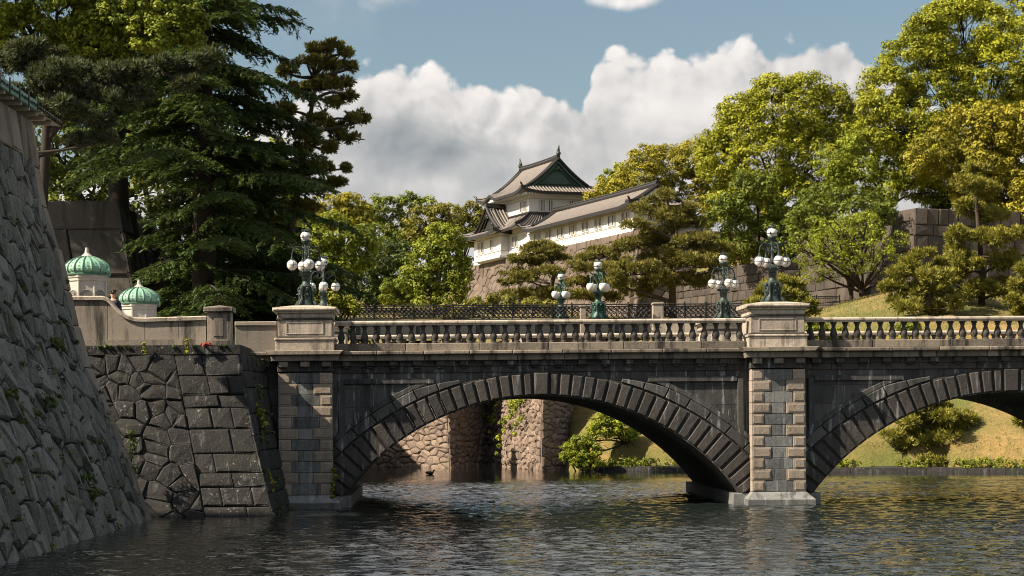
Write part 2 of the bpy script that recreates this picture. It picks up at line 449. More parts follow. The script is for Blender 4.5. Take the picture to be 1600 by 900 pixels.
def structure(o): o['kind'] = 'structure'; return o
def copy_tree(o, parent=None):
    c = o.copy(); COL.objects.link(c); c.parent = parent
    for ch in list(o.children): copy_tree(ch, c)
    return c

# ------------------------------------------------------------------ stone wall cells
def clip(poly, a, b, c):
    """keep a*x+b*y<=c"""
    out = []
    for i in range(len(poly)):
        p, q2 = poly[i], poly[(i + 1) % len(poly)]
        dp = a * p[0] + b * p[1] - c; dq = a * q2[0] + b * q2[1] - c
        if dp <= 0: out.append(p)
        if dp * dq < 0:
            s = dp / (dp - dq); out.append((p[0] + s * (q2[0] - p[0]), p[1] + s * (q2[1] - p[1])))
    return out
def voronoi_cells(u0, u1, v0, v1, su, sv, seed, jit=.85):
    r = np.random.default_rng(seed); pts = []
    nv = max(1, int(round((v1 - v0) / sv))); 
    for j in range(nv):
        k = r.uniform(.75, 1.3); nu = max(1, int(round((u1 - u0) / (su * k))))
        for i in range(nu):
            pts.append((u0 + (i + .5 + (j % 2) * .25 + jit * (r.random() - .5)) * (u1 - u0) / nu, v0 + (j + .5 + jit * .8 * (r.random() - .5)) * (v1 - v0) / nv))
    pts = np.array(pts); sc = np.array([1 / su, 1 / sv]); ps = pts * sc
    cells = []
    for i in range(len(ps)):
        d2 = ((ps - ps[i]) ** 2).sum(1); nb = np.argsort(d2)[1:22]
        poly = [(u0 / su, v0 / sv), (u1 / su, v0 / sv), (u1 / su, v1 / sv), (u0 / su, v1 / sv)]
        for k in nb:
            a, b_ = ps[k] - ps[i]; mid = (ps[k] + ps[i]) / 2
            poly = clip(poly, a, b_, a * mid[0] + b_ * mid[1])
            if len(poly) < 3: break
        if len(poly) >= 3: cells.append([(p[0] * su, p[1] * sv) for p in poly])
    return cells
def course_cells(u0, u1, v0, v1, su, sv, seed, vj=.15):
    r = np.random.default_rng(seed); nv = max(1, int(round((v1 - v0) / sv))); cells = []
    vs = [v0 + (v1 - v0) * (j + (vj * (r.random() - .5) if 0 < j < nv else 0)) / nv for j in range(nv + 1)]
    for j in range(nv):
        u = u0; first = True
        while u < u1 - 1e-6:
            w_ = su * r.uniform(.6, 1.5) * (.6 if first and j % 2 else 1); first = False
            if u1 - u - w_ < su * .45: w_ = u1 - u
            jt = .03
            cells.append([(u, vs[j]), (u + w_, vs[j]), (u + w_, vs[j + 1]), (u, vs[j + 1])]); u += w_
    return cells
def stone_face(mb, cells, FN, gap=.025, relief=.07, seed=1, mi=0, tilt=.06, bev=.07, tonefn=None):
    """FN(u, v, d) -> world point, d outwards. Each cell becomes a chamfered, slightly tilted stone."""
    r = np.random.default_rng(seed)
    for poly in cells:
        p0 = inset_poly(poly, gap)
        n = len(p0); cu = sum(p[0] for p in p0) / n; cv = sum(p[1] for p in p0) / n
        size = max(max(abs(p[0] - cu) for p in p0), .05)
        p1 = inset_poly(poly, gap + min(bev, size * .35))
        if any((a[0] - cu) * (b_[0] - cu) + (a[1] - cv) * (b_[1] - cv) <= 0 for a, b_ in zip(p0, p1)): 
            p1 = [(cu + (p[0] - cu) * .7, cv + (p[1] - cv) * .7) for p in p0]
        base = relief * r.uniform(.35, 1.25); tu, tv = r.normal(0, tilt, 2)
        pts = [FN(p[0], p[1], -.10) for p in p0] + [FN(p[0], p[1], base * .45 + r.uniform(-.012, .012)) for p in p0]
        pts += [FN(p[0], p[1], base + tu * (p[0] - cu) + tv * (p[1] - cv) + r.uniform(-.015, .015)) for p in p1]
        pts.append(FN(cu, cv, base * 1.15 + r.uniform(0, .03)))
        fs = []
        for i in range(n):
            j = (i + 1) % n
            fs += [(i, j, n + j, n + i), (n + i, n + j, 2 * n + j, 2 * n + i), (2 * n + i, 2 * n + j, 3 * n)]
        tn = r.random() if tonefn is None else tonefn(cu, cv, r)
        mb.add(pts, fs, tn, mi)
def quad_fn(c00, c10, c11, c01, U, V, curve=0.0, nrm=None):
    """bilinear face, corners bottom-left, bottom-right, top-right, top-left as seen from outside"""
    c00, c10, c11, c01 = map(Vector, (c00, c10, c11, c01))
    nr = ((c10 - c00).cross(c01 - c00)).normalized() if nrm is None else Vector(nrm)
    h = Vector((nr.x, nr.y, 0)); 
    def FN(u, v, d):
        a, b_ = u / U, v / V
        p = (c00 * (1 - a) + c10 * a) * (1 - b_) + (c01 * (1 - a) + c11 * a) * b_
        p = p - h * (curve * 4 * b_ * (1 - b_))
        return p + nr * d
    return FN

# ------------------------------------------------------------------ terrain and water
U2 = Vector((0.33, -0.944, 0)).normalized(); V2 = Vector((0.944, 0.33, 0)).normalized()   # castle axes: along the long face towards us / into the hill
KC = P(817, 397, 213.0); KC.z = 21.1                                                       # near left corner of the tower
WA = (P(1430, 325, 150).x, 150.0); WB = (P(1214, 405, 165).x, 165.0)                      # corners of the two stone walls on the right hill
def smoothstep(a, b, x):
    t = np.clip((x - a) / (b - a), 0, 1); return t * t * (3 - 2 * t)
def shore(x): return np.interp(x, [-400, -12, -6, .6, 3.6, 6.9, 8.2, 8.9, 10.5, 24, 34, 38, 60, 400], [135, 135, 134, 127, 133.5, 121, 121.5, 115, 113, 107, 103, 100, 99, 99])
def ground_z(x, y):
    x = np.asarray(x, float); y = np.asarray(y, float)
    dd = y - shore(x)
    slope = 0.55 + .35 * np.clip((9 - x) / 4, 0, 1) * 6
    far = np.minimum(.75 + np.maximum(dd, 0) * slope, 8.2 + np.maximum(0, y - 126) * .05 + 0 * x)
    far = np.maximum(far, 8.2 * smoothstep(0.8, 2.6, dd) * (x < 8.2) * (x > -60))
    far += 3.2 * np.exp(-((x - 33.5) / 8.5) ** 2 - ((y - 132) / 11) ** 2) * smoothstep(4, 16, dd)
    far += 1.6 * smoothstep(33, 44, x) * smoothstep(118, 130, y)
    # stepped hill behind the stone walls on the right
    for (cx_, cy_), top_z in ((WA, 19.0), (WB, 15.5)):
        e_ = (x - cx_) * -U2.x + (y - cy_) * -U2.y; g_ = (x - cx_) * V2.x + (y - cy_) * V2.y
        far = np.where((e_ > 1.5) & (g_ > 1.5) & (g_ < 60), np.maximum(far, top_z), far)
    # castle plateau
    rx, ry = x - KC.x, y - KC.y
    cu = rx * U2.x + ry * U2.y; cv = rx * V2.x + ry * V2.y
    far = np.where((cv > 1.5) & (cv < 17) & (cu > -13) & (cu < 29), np.maximum(far, 20.6), far)
    far = far + .05 * np.maximum(0, y - 150) * (y > 150) * (far < 18)
    z = np.where(dd > .9, far, -1.5)
    z = np.where((x < -17.6) & (x > -28) & (y > 99.5) & (y < 124), 14.0, z)
    # right bank at the bridge end
    z = np.where((x > 36) & (dd <= 0), np.minimum(np.maximum(.6 + (x - 36) * .6, .6), 5.9), z)
    # left approach, left plateau behind the near wall
    z = np.where((x < -7.3) & (y > 66.5) & (y <= 129) & ~((x < -17.6) & (x > -28) & (y > 99.5) & (y < 124)), 5.9 + .02 * np.maximum(0, y - 92), z)
    z = np.where((x < -15.2) & (y < 60) & (y > -60), 12.3, z)
    z = np.where((x < -9.7) & (x >= -15.2) & (y < 60) & (y > -60), -1.5, z)
    return z
def axis(a, b, step, lo, hi, n):
    core = np.arange(a, b + .01, step)
    g = np.geomspace(step * 2, hi - b, n); l = np.geomspace(step * 2, a - lo, n)
    return np.concatenate([(a - l)[::-1], core, b + g])
xs = axis(-60, 90, 1.0, -1600, 1600, 14); ys = axis(-20, 260, 1.0, -800, 2500, 14)
XX, YY = np.meshgrid(xs, ys)
ZZ = ground_z(XX, YY)
nz = np.random.default_rng(3).normal(0, 1, ZZ.shape)
for _ in range(3): nz = (nz + np.roll(nz, 1, 0) + np.roll(nz, 1, 1) + np.roll(nz, -1, 0) + np.roll(nz, -1, 1)) / 5
ZZ = ZZ + nz * .30 * (ZZ > .7)
nx_, ny_ = len(xs), len(ys)
idx = np.arange(nx_ * ny_).reshape(ny_, nx_)
quads = np.stack([idx[:-1, :-1], idx[:-1, 1:], idx[1:, 1:], idx[1:, :-1]], -1).reshape(-1, 4)
me = bpy.data.meshes.new('ground'); me.from_pydata(np.stack([XX, YY, ZZ], -1).reshape(-1, 3).tolist(), [], quads.tolist())
me.polygons.foreach_set('use_smooth', [True] * len(me.polygons)); me.materials.append(M['grass']); me.update()
structure_ob = bpy.data.objects.new('ground', me); COL.objects.link(structure_ob); structure(structure_ob)
# water: a sheet of real wind ripples where the view looks, flat beyond
wx = np.arange(-13.0, 40.01, .14); wy = np.concatenate([np.arange(30.0, 100.0, .105), np.arange(100.0, 131.0, .5)])
WX, WY = np.meshgrid(wx, wy); WZ = np.zeros_like(WX); wr = np.random.default_rng(17)
for lam, na, sl in ((1.9, 8, .010), (1.0, 12, .024), (.62, 20, .046), (.43, 24, .056)):
    for k in range(na):
        l_ = lam * wr.uniform(.8, 1.25); th = PI / 2 + wr.normal(0, .62); kk = 2 * PI / l_
        WZ += sl * l_ / (2 * PI) * math.sqrt(2.0 / na) * 2.1 * np.sin(kk * (math.cos(th) * WX + math.sin(th) * WY) + wr.uniform(0, 6.28))
gust = np.zeros_like(WX)
for k in range(14):
    l_ = wr.uniform(9, 34); th = wr.uniform(0, PI); gust += np.sin(2 * PI / l_ * (math.cos(th) * WX * .6 + math.sin(th) * WY * 1.6) + wr.uniform(0, 6.28))
gust = np.clip(.5 + gust / 9, 0, 1)
WAMP = (1 - .93 * smoothstep(90, 102, WY)) * (.30 + .70 * smoothstep(-9.5, -1.5, WX + (WY < 55) * (55 - WY) * .55)) * (.62 + .55 * gust)
for a_ in (smoothstep(-13, -11.5, WX), 1 - smoothstep(38, 40, WX), smoothstep(30, 33, WY)): WAMP = WAMP * a_
WZ *= WAMP
mb = MB(); ni, nj = len(wx), len(wy)
x0_, x1_, y0_, y1_ = wx[0], wx[-1], wy[0], wy[-1]
me = bpy.data.meshes.new('water'); ii = np.arange(ni * nj).reshape(nj, ni)
fq = np.stack([ii[:-1, :-1], ii[:-1, 1:], ii[1:, 1:], ii[1:, :-1]], -1).reshape(-1, 4).tolist()
vv_ = np.stack([WX, WY, WZ], -1).reshape(-1, 3).tolist(); nb_ = len(vv_)
vv_ += [(-1500, -700, 0), (1500, -700, 0), (1500, y0_, 0), (x1_, y0_, 0), (x0_, y0_, 0), (-1500, y0_, 0), (-1500, y1_, 0), (x0_, y1_, 0), (x1_, y1_, 0), (1500, y1_, 0)]
fq += [[nb_ + k for k in f] for f in ((0, 1, 2, 3, 4, 5), (5, 4, 7, 6), (3, 2, 9, 8))]
me.from_pydata(vv_, [], fq); me.polygons.foreach_set('use_smooth', [True] * len(me.polygons)); me.materials.append(M['water']); me.update()
ob_ = bpy.data.objects.new('water', me); COL.objects.link(ob_); structure(ob_)
mb = MB(); mb.box(-60, -7.35, 66.9, 95, 5.6, 6.02); structure(mb.build('road', 'asphalt'))

# ------------------------------------------------------------------ left near wall (battered, curved corner)
SIL = [(235, 808), (188, 680), (148, 592), (131, 554), (119, 502), (94, 404), (66, 313), (45, 190)]
zs, xo = [], []
for px, py in SIL:
    vv = (-(px - CXP) * math.sin(ROLL) + (CYP - py) * math.cos(ROLL)) / F
    Y = (63.0 - .22 * CAMZ) / (1 + .22 * vv); p = P(px, py, Y); zs.append(p.z); xo.append(p.x - .03 * (63 - Y) * -1)
zs = np.array(zs); xo = np.array(xo); LW_TOP = zs[-1]
zs[0] = min(zs[0], -.1)
def lw_x(h): return np.interp(h, zs, xo) - (0 if h >= zs[0] else (zs[0] - h) * -.4)
LW_Y0, LW_U = 26.0, 36.0
def lw_fn(u, v, d):
    h = v - .4; yc = 63.0 - .22 * h
    y = LW_Y0 + (yc - LW_Y0) * u / LW_U
    sl = (lw_x(h + .3) - lw_x(h - .3)) / .6
    l = math.hypot(1, sl)
    x = lw_x(h) - .03 * (yc - y) + d / l
    return Vector((x, y, h - d * sl / l))
def lw_ret(u, v, d):
    h = v - .4; yc = 63.0 - .22 * h
    return Vector((lw_x(h) - u, yc + d * .97 - u * .02, h + d * .2))
mb = MB()
Vt = LW_TOP + .4
stone_face(mb, voronoi_cells(0, LW_U - 1.0, 0, Vt - 1.3, .86, .74, 4, 1.05), lw_fn, .034, .12, 5, 0, .09, .06)
stone_face(mb, course_cells(0, LW_U - 1.0, Vt - 1.3, Vt, 1.3, 1.3, 6), lw_fn, .02, .08, 7, 1)
stone_face(mb, course_cells(LW_U - 1.0, LW_U, 0, Vt, 1.0, 1.25, 8, .3), lw_fn, .018, .06, 9, 1, .02)
stone_face(mb, course_cells(0, 12, 0, Vt, 1.4, 1.0, 10, .3), lw_ret, .02, .06, 11, 0, .04)
mb.grid(lambda a, b_: lw_fn(a * LW_U, b_ * Vt, -.07), 6, 24, mi=2)
mb.grid(lambda a, b_: lw_ret(a * 12, b_ * Vt, -.07), 6, 24, mi=2)
lw = mb.build('stone_wall', ['wall_left', 'wall_corner', 'joint'])
tag(lw, 'tall grey battered stone wall with weeds at the left edge, rising from the water', 'stone wall')

# plastered wall and tiled roof on top of it
xt = lw_x(LW_TOP)
ztop = LW_TOP
gate = empty('roofed_plaster_wall', (xt - .9, 48, ztop), 'white plaster wall with tiled roof and green copper gutter on top of the near stone wall', 'plaster wall')
def slx(y): return -.03 * (60 - y)
mb = MB()
mb.add([(xt - .6 + slx(26), 26, ztop - .05), (xt - .6, 59.4, ztop - .05), (xt - .6, 59.4, ztop + .95), (xt - .6 + slx(26), 26, ztop + .95),
        (xt - 3 + slx(26), 26, ztop - .05), (xt - 3, 59.4, ztop - .05), (xt - 3, 59.4, ztop + .95), (xt - 3 + slx(26), 26, ztop + .95)],
       [(0, 1, 2, 3), (1, 5, 6, 2), (5, 4, 7, 6), (4, 0, 3, 7), (3, 2, 6, 7)])
mb.build('wall', 'plaster', gate)
zrf = ztop - .42
ex = xt + .42                    # eave line
mb = MB()
def soff(a, b_):
    y = 26 + a * 36.6
    return Vector((xt - .6 + slx(y) + b_ * 1.0, y, zrf + .62 + .12 * (1 - b_)))
mb.grid(soff, 20, 2); 
for k in range(36):
    y = 26.5 + k * 1.0
    mb.box(xt - .6 + slx(y), ex - .08 + slx(y), y - .07, y + .07, zrf + .50, zrf + .63)
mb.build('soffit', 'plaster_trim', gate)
mb = MB()
ny2 = 36 * 16
def roofp(a, b_):
    y = 26 + a * 36.8
    k = .07 * max(0, math.cos(2 * PI * y / .30)) + .0
    return Vector((ex + slx(y) - b_ * 2.1, y, zrf + .74 + b_ * 1.15 + b_ * b_ * .25 + k))
mb.grid(roofp, ny2, 5, mi=0)
mb.grid(lambda a, b_: Vector((ex + slx(26 + a * 36.8) - 2.1 - b_ * 2.1, 26 + a * 36.8, zrf + 2.14 - b_ * 1.4)), 20, 2)
mb.tube([(ex - 2.1 + slx(26), 26, zrf + 2.22), (ex - 2.1, 62.9, zrf + 2.22), (ex - 2.1, 63.3, zrf + 2.5)], [.22, .22, .1], 8)
mb.build('roof', 'tile_ridge', gate)
mb = MB()
mb.add([(ex + .04 + slx(26), 26, zrf + .60), (ex + .04 + slx(57), 59.6, zrf + .60), (ex - .02 + slx(57), 59.6, zrf + .95), (ex - .02 + slx(26), 26, zrf + .95),
        (ex - .1 + slx(26), 26, zrf + .60), (ex - .1 + slx(57), 59.6, zrf + .60), (ex - .12 + slx(57), 59.6, zrf + .95), (ex - .12 + slx(26), 26, zrf + .95)],
       [(0, 1, 2, 3), (1, 5, 6, 2), (5, 4, 7, 6), (0, 4, 5, 1)])
mb.build('gutter', 'copper', gate)
mb = MB()
for k in range(29):
    y = 26.8 + k * 1.15
    x = ex + .06 + slx(y)
    mb.box(x - .02, x + .02, y - .025, y + .025, zrf + .55, zrf + .98)
mb.build('gutter_bracket', 'iron', gate)

# ------------------------------------------------------------------ abutment bastion
bl, br_ = P(100, 812, 64.0), P(431, 806, 64.2); tr, tl = P(374, 553, 65.8), P(60, 553, 65.8)
bl.z = br_.z = -.4; tl.z = tr.z
AB_U = (br_ - bl).length; AB_V = (tr - br_).length
fa = quad_fn(bl, br_, tr, tl, AB_U, AB_V, .10)
mb = MB()
stone_face(mb, voronoi_cells(0, AB_U - 2.3, 0, AB_V, .66, .56, 21, 1.15), fa, .012, .075, 22, 0, .09, .05)
stone_face(mb, course_cells(AB_U - 2.3, AB_U, 0, AB_V, 1.15, .72, 23, .5), fa, .016, .05, 24, 0, .03, .05)
rb, rt = Vector((br_.x + .25, 70.4, -.4)), Vector((tr.x + .55, 70.4, tr.z))
RU = (rb - br_).length
fr = quad_fn(br_, rb, rt, tr, RU, AB_V, .10)
stone_face(mb, course_cells(0, RU, 0, AB_V, 1.3, .72, 25, .5), fr, .016, .05, 26, 0, .03, .05)
mb.grid(lambda a, b_: fa(a * AB_U, b_ * AB_V, -.07), 4, 10, mi=1); mb.grid(lambda a, b_: fr(a * RU, b_ * AB_V, -.07), 4, 10, mi=1)
zt = tr.z
x = tl.x
while x < tr.x - .05:                                   # dark coping course
    w_ = min(rnd.uniform(1.0, 1.7), tr.x + .03 - x)
    mb.box(x, x + w_ - .012, tr.y - .06 + rnd.uniform(-.01, .01), tr.y + 1.0, zt, zt + .32, mi=0); x += w_
mb.box(tr.x + .03 - .9, tr.x + .03, tr.y + 1.0, 70.2, zt, zt + .32)
mb.box(tl.x, tr.x - .8, tr.y + 1.0, 70.0, zt - .2, zt + .30)
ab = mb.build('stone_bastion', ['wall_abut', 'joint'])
tag(ab, 'dark battered stone abutment of irregular boulders and squared corner blocks beside the bridge', 'stone abutment')
ZC = zt + .32

# ------------------------------------------------------------------ swept parapet on the abutment
YP = 66.35
def pp(px, py, Y=YP): return P(px, py, Y)
par = empty('stone_parapet', (pp(240, 540).x, YP, ZC), 'tan stone parapet with swept curve, square post and black streaks, on the left abutment', 'parapet')
topline = [(60, 463), (112, 463), (160, 463), (167, 465), (172, 470), (178, 477), (185, 484), (193, 490), (202, 494), (212, 496.5), (225, 497), (322, 494)]
pts = [(pp(a, b_).x, pp(a, b_).z) for a, b_ in topline]
mb = MB()
panel_edges = [60, 110, 168, 226, 279, 322]
def tz(x): return np.interp(x, [p[0] for p in pts], [p[1] for p in pts])
for a, b_ in zip(panel_edges[:-1], panel_edges[1:]):
    xa_, xb_ = pp(a, 500).x + .008, pp(b_, 500).x - .008
    n = 14; tn = rnd.random()
    vs = []
    for i in range(n + 1):
        x = xa_ + (xb_ - xa_) * i / n; z = tz(x) - .12
        vs += [(x, YP, ZC + .22), (x, YP, z), (x, YP + .45, z), (x, YP + .45, ZC + .22)]
    fs = []
    for i in range(n):
        o = i * 4; q_ = o + 4
        fs += [(o, q_, q_ + 1, o + 1), (o + 1, q_ + 1, q_ + 2, o + 2), (o + 2, q_ + 2, q_ + 3, o + 3)]
    fs += [(0, 1, 2, 3), (n * 4, n * 4 + 3, n * 4 + 2, n * 4 + 1)]
    mb.add(vs, fs, tn)
mb.build('panel', 'parapet', par)
mb = MB(); vs = []; N = 60
for i in range(N + 1):
    x = pts[0][0] + (pts[-1][0] - pts[0][0]) * i / N; z = tz(x)
    vs += [(x, YP - .07, z - .13), (x, YP - .08, z - .02), (x, YP, z + .015), (x, YP + .45, z + .015), (x, YP + .53, z - .02), (x, YP + .52, z - .13)]
fs = []
for i in range(N):
    for k in range(6):
        a = i * 6 + k; b_ = i * 6 + (k + 1) % 6
        fs.append((a, a + 6, b_ + 6, b_))
fs += [tuple(range(6)), tuple(N * 6 + k for k in range(6))[::-1]]
mb.add(vs, fs, .7); mb.build('coping', 'granite_tan', par)
mb = MB(); x = pts[0][0]
while x < pts[-1][0]:
    w_ = min(1.5, pts[-1][0] - x); mb.box(x, x + w_ - .01, YP - .05, YP + .5, ZC, ZC + .22); x += w_
mb.build('base_course', 'parapet', par)
x0, x1 = pp(324, 500).x, pp(361, 500).x; zt2 = pp(340, 478).z
mb = MB()
mb.box(x0, x1, YP - .16, YP + .6, ZC, zt2 - .22)
mb.box(x0 - .06, x1 + .06, YP - .22, YP + .66, ZC - .004, ZC + .16)
mb.bevel_prism([(x0 - .10, zt2 - .22), (x1 + .10, zt2 - .22), (x1 + .10, zt2 - .05), (x0 - .10, zt2 - .05)], YP - .28, YP + .72, .03, .03)
mb.add([(x0 - .09, YP - .26, zt2 - .05), (x1 + .09, YP - .26, zt2 - .05), (x1 + .09, YP + .7, zt2 - .05), (x0 - .09, YP + .7, zt2 - .05), ((x0 + x1) / 2, YP + .2, zt2 + .03)],
       [(0, 1, 4), (1, 2, 4), (2, 3, 4), (3, 0, 4)])
mb.bevel_prism([(x0 + .24, ZC + .30), (x1 - .24, ZC + .30), (x1 - .24, zt2 - .40), (x0 + .24, zt2 - .40)], YP - .20, YP - .15, .02, .02)
mb.build('post', 'parapet', par)

# ------------------------------------------------------------------ the stone bridge
S = F / 69.6
XA, XB, XC = -4.47, 12.67, 29.81
HW = .975
YF, YB, YR = 69.30, 69.90, 82.5
ZS = dict(rail1=6.82, rail0=6.64, bal0=5.98, pl0=5.75, lip=5.56, band=5.34, mod=5.10, fri=4.90)
br = empty('stone_bridge', (XB, YF, 0), 'weathered dark stone arch bridge with tan piers and balustrade crossing the moat', 'bridge')
RA, TH = 9.05, R(53.8); ZCN = 4.03 - RA
def thick(th): return .86 + .34 * (th / TH) ** 2
def ring_pt(xm, th, r): return (xm + r * math.sin(th), ZCN + r * math.cos(th))
ths = np.linspace(-TH * 1.25, TH * 1.25, 240)
EX = np.array([(RA + thick(t_)) * math.sin(t_) for t_ in ths]); EZ = np.array([ZCN + (RA + thick(t_)) * math.cos(t_) for t_ in ths])
def ext_z(dx): return float(np.interp(dx, EX, EZ))
for xm in (XA + (XB - XA) / 2, XB + (XC - XB) / 2):
    mb = MB(); n = 41
    edges = np.linspace(-TH, TH, n + 1)
    for i in range(n):
        a0, a1 = edges[i], edges[i + 1]
        g = .0006
        key = i == n // 2
        a0 += g; a1 -= g
        if key: a0 -= .009; a1 += .009
        elif i == n // 2 - 1: a1 -= .009
        elif i == n // 2 + 1: a0 += .009
        t0, t1 = thick(a0), thick(a1)
        ex_ = .03 if key else 0
        poly = [ring_pt(xm, a0, RA), ring_pt(xm, a1, RA), ring_pt(xm, a1, RA + t1 + ex_), ring_pt(xm, a0, RA + t0 + ex_)]
        # recessed bed with a raised, chamfered face
        mb.bevel_prism(poly, 69.80, 70.6, .01, .01, rnd.random() * .5)
        inn = inset_poly(poly, .048)
        mb.bevel_prism(inn, 69.725 - ex_ + rnd.uniform(-.012, .012), 69.81, .03, .04, rnd.random())
    arch = mb.build('arch_ring', 'granite_block', br)
    mb = MB()
    mb.grid(lambda a, b_: Vector((*ring_pt(xm, -TH + 2 * TH * a, RA + .004)[:1], 69.85 + b_ * (YR - 69.85), ring_pt(xm, -TH + 2 * TH * a, RA + .004)[1])), 60, 14, tone=.3)
    o = mb.build('barrel', 'granite_dark', br, True)
    # outer band of long blocks on both haunches
    for sgn in (-1, 1):
        mb = MB()
        e2 = np.linspace(R(17), R(51), 8)
        for a0, a1 in zip(e2[:-1], e2[1:]):
            a0 += .002; a1 -= .002
            nn = 4; lo = []; hi = []
            for k in range(nn + 1):
                a = a0 + (a1 - a0) * k / nn; rr = RA + thick(a) + .02
                tt = .36 * min(1, (a - R(17)) / R(8) * .6 + .35)
                lo.append(ring_pt(xm, sgn * a, rr)); hi.append(ring_pt(xm, sgn * a, rr + tt))
            mb.bevel_prism(lo + hi[::-1], 69.74, 70.0, .02, .03)
        # moulding above the band, the slanted edge of the spandrel panel
        e3 = np.linspace(R(22), R(50), 7)
        lo = [ring_pt(xm, sgn * a, RA + thick(a) + .40) for a in e3]; hi = [ring_pt(xm, sgn * a, RA + thick(a) + .58) for a in e3]
        for k in range(6): mb.bevel_prism([lo[k], lo[k + 1], hi[k + 1], hi[k]], 69.812, 70.0, .015, .03, .4)
        # upright and level mouldings framing the panel
        xe = xm + sgn * (8.57 - .975 - .42)
        xs_ = sorted((xe, xe + sgn * .22)); mb.bevel_prism([(xs_[0], 2.0), (xs_[1], 2.0), (xs_[1], 4.62), (xs_[0], 4.62)], 69.80, 70.0, .02, .03, .35)
        xs_ = sorted((xe, xm + sgn * 3.9)); mb.bevel_prism([(xs_[0], 4.50), (xs_[1], 4.50), (xs_[1], 4.70), (xs_[0], 4.70)], 69.795, 70.0, .02, .03, .35)
        mb.build('haunch_band', 'granite_dark', br)
    # spandrel walls, coursed, above the extrados
    for (yy, flip, nm) in ((YB, False, 'spandrel_wall'), (YR, True, 'spandrel_wall')):
        mb = MB(); zr = [-1.2, .8, 1.75, 2.72, 3.66, 4.36, 4.92]
        for j in range(len(zr) - 1):
            z0, z1 = zr[j], zr[j + 1] - .012
            xk = -8.57 + HW - .05
            while xk < 8.57 - HW + .05:
                w_ = min(rnd.uniform(1.0, 2.1), 8.57 - HW + .05 - xk); tn = rnd.random(); nn = 6
                for k in range(nn):
                    xa_, xb_ = xk + w_ * k / nn, xk + w_ * (k + 1) / nn - (.012 if k == nn - 1 else 0)
                    za, zb = max(z0, ext_z(xa_) - .1), max(z0, ext_z(xb_) - .1)
                    if za >= z1 and zb >= z1: continue
                    za, zb = min(za, z1), min(zb, z1)
                    q_ = [(xm + xa_, yy, za), (xm + xb_, yy, zb), (xm + xb_, yy, z1), (xm + xa_, yy, z1)]
                    mb.add(q_, [(0, 1, 2, 3) if not flip else (3, 2, 1, 0)], tn)
                xk += w_
        mb.build(nm, 'granite_dark', br)
    # dark fill behind the joints
    for yy in (YB + .05, YR - .05):
        mb = MB()
        for k in range(80):
            xa_, xb_ = -8.57 + 17.14 * k / 80, -8.57 + 17.14 * (k + 1) / 80
            za, zb = max(-1.2, ext_z(xa_) - .2), max(-1.2, ext_z(xb_) - .2)
            mb.add([(xm + xa_, yy, za), (xm + xb_, yy, zb), (xm + xb_, yy, 4.95), (xm + xa_, yy, 4.95)], [(0, 1, 2, 3)])
        mb.build('backing', 'mortar', br)
# wall between the abutment and the first pier
mb = MB()
for j in range(9):
    z0 = -.4 + j * .592; xk = -7.6
    while xk < XA - HW + .05:
        w_ = min(rnd.uniform(.5, 1.1), XA - HW + .05 - xk)
        mb.bevel_prism([(xk, z0), (xk + w_ - .012, z0), (xk + w_ - .012, z0 + .58), (xk, z0 + .58)], YB - rnd.uniform(0, .03), YB + .3, .02, .02); xk += w_
mb.box(-9.5, -7.6, YB, YB + .3, -.4, 4.95)
mb.build('wing_wall', 'granite_dark', br)

# cornice: frieze, modillions, bands
mb = MB(); md = MB()
def course(mb, xa_, xb_, yf, yb, z0, z1, step, bev=.015):
    x = xa_
    while x < xb_ - 1e-4:
        w_ = min(step * rnd.uniform(.9, 1.1), xb_ - x)
        if xb_ - x - w_ < .3: w_ = xb_ - x
        mb.bevel_prism([(x, z0), (x + w_ - .012, z0), (x + w_ - .012, z1), (x, z1)], yf + rnd.uniform(-.004, .004), yb, bev, bev); x += w_
spans = [(-7.0, XA - HW - .30), (XA + HW + .30, XB - HW - .30), (XB + HW + .30, XC - HW - .3)]
for a, b_ in spans:
    course(md, a - .3, b_ + .3, YB - .05, YB + .5, ZS['fri'], ZS['mod'] + .03, 1.1)
    course(md, a - .3, b_ + .3, YB - .08, YB + .5, ZS['mod'] + .03, ZS['band'], 1.2)
    course(mb, a - .3, b_ + .3, YB - .27, YB + .5, ZS['band'], ZS['lip'], 1.72, .02)
    course(mb, a - .3, b_ + .3, YB - .42, YB + .5, ZS['lip'], ZS['pl0'] - .05, 1.72, .03)
    n = int((b_ - a) / .86)
    for k in range(n + 1):
        x = a + .2 + k * .86
        md.bevel_prism([(x - .16, 5.14), (x + .16, 5.14), (x + .16, 5.335), (x - .16, 5.335)], YB - .22, YB, .03, .05)
        md.bevel_prism([(x - .11, 5.06), (x + .11, 5.06), (x + .11, 5.15), (x - .11, 5.15)], YB - .14, YB, .02, .03)
for xp in (XA, XB, XC):
    w2 = HW
    course(md, xp - w2 - .03, xp + w2 + .03, YF - .04, YF + .8, ZS['fri'] + .06, ZS['band'], .8)
    for k in (-1, 0, 1):
        x = xp + k * .78
        mb.bevel_prism([(x - .17, 5.12), (x + .17, 5.12), (x + .17, 5.335), (x - .17, 5.335)], YF - .20, YF, .03, .05)
    mb.bevel_prism([(xp - w2 - .22, ZS['band']), (xp + w2 + .22, ZS['band']), (xp + w2 + .26, ZS['lip']), (xp - w2 - .26, ZS['lip'])], YF - .26, YF + .9, .02, .02)
    mb.bevel_prism([(xp - w2 - .30, ZS['lip']), (xp + w2 + .30, ZS['lip']), (xp + w2 + .44, ZS['pl0'] - .03), (xp - w2 - .44, ZS['pl0'] - .03)], YF - .42, YF + 1.0, .02, .03)
mb.build('cornice', 'cornice', br); md.build('modillion_course', 'granite_block', br)
mb = MB()
mb.box(-7.0, XC, YR - .5, YR + .3, 5.0, 5.73); mb.box(-7.0, XC, YR - .5, YR + .1, 4.9, 5.0)
mb.build('rear_cornice', 'granite_tan', br)
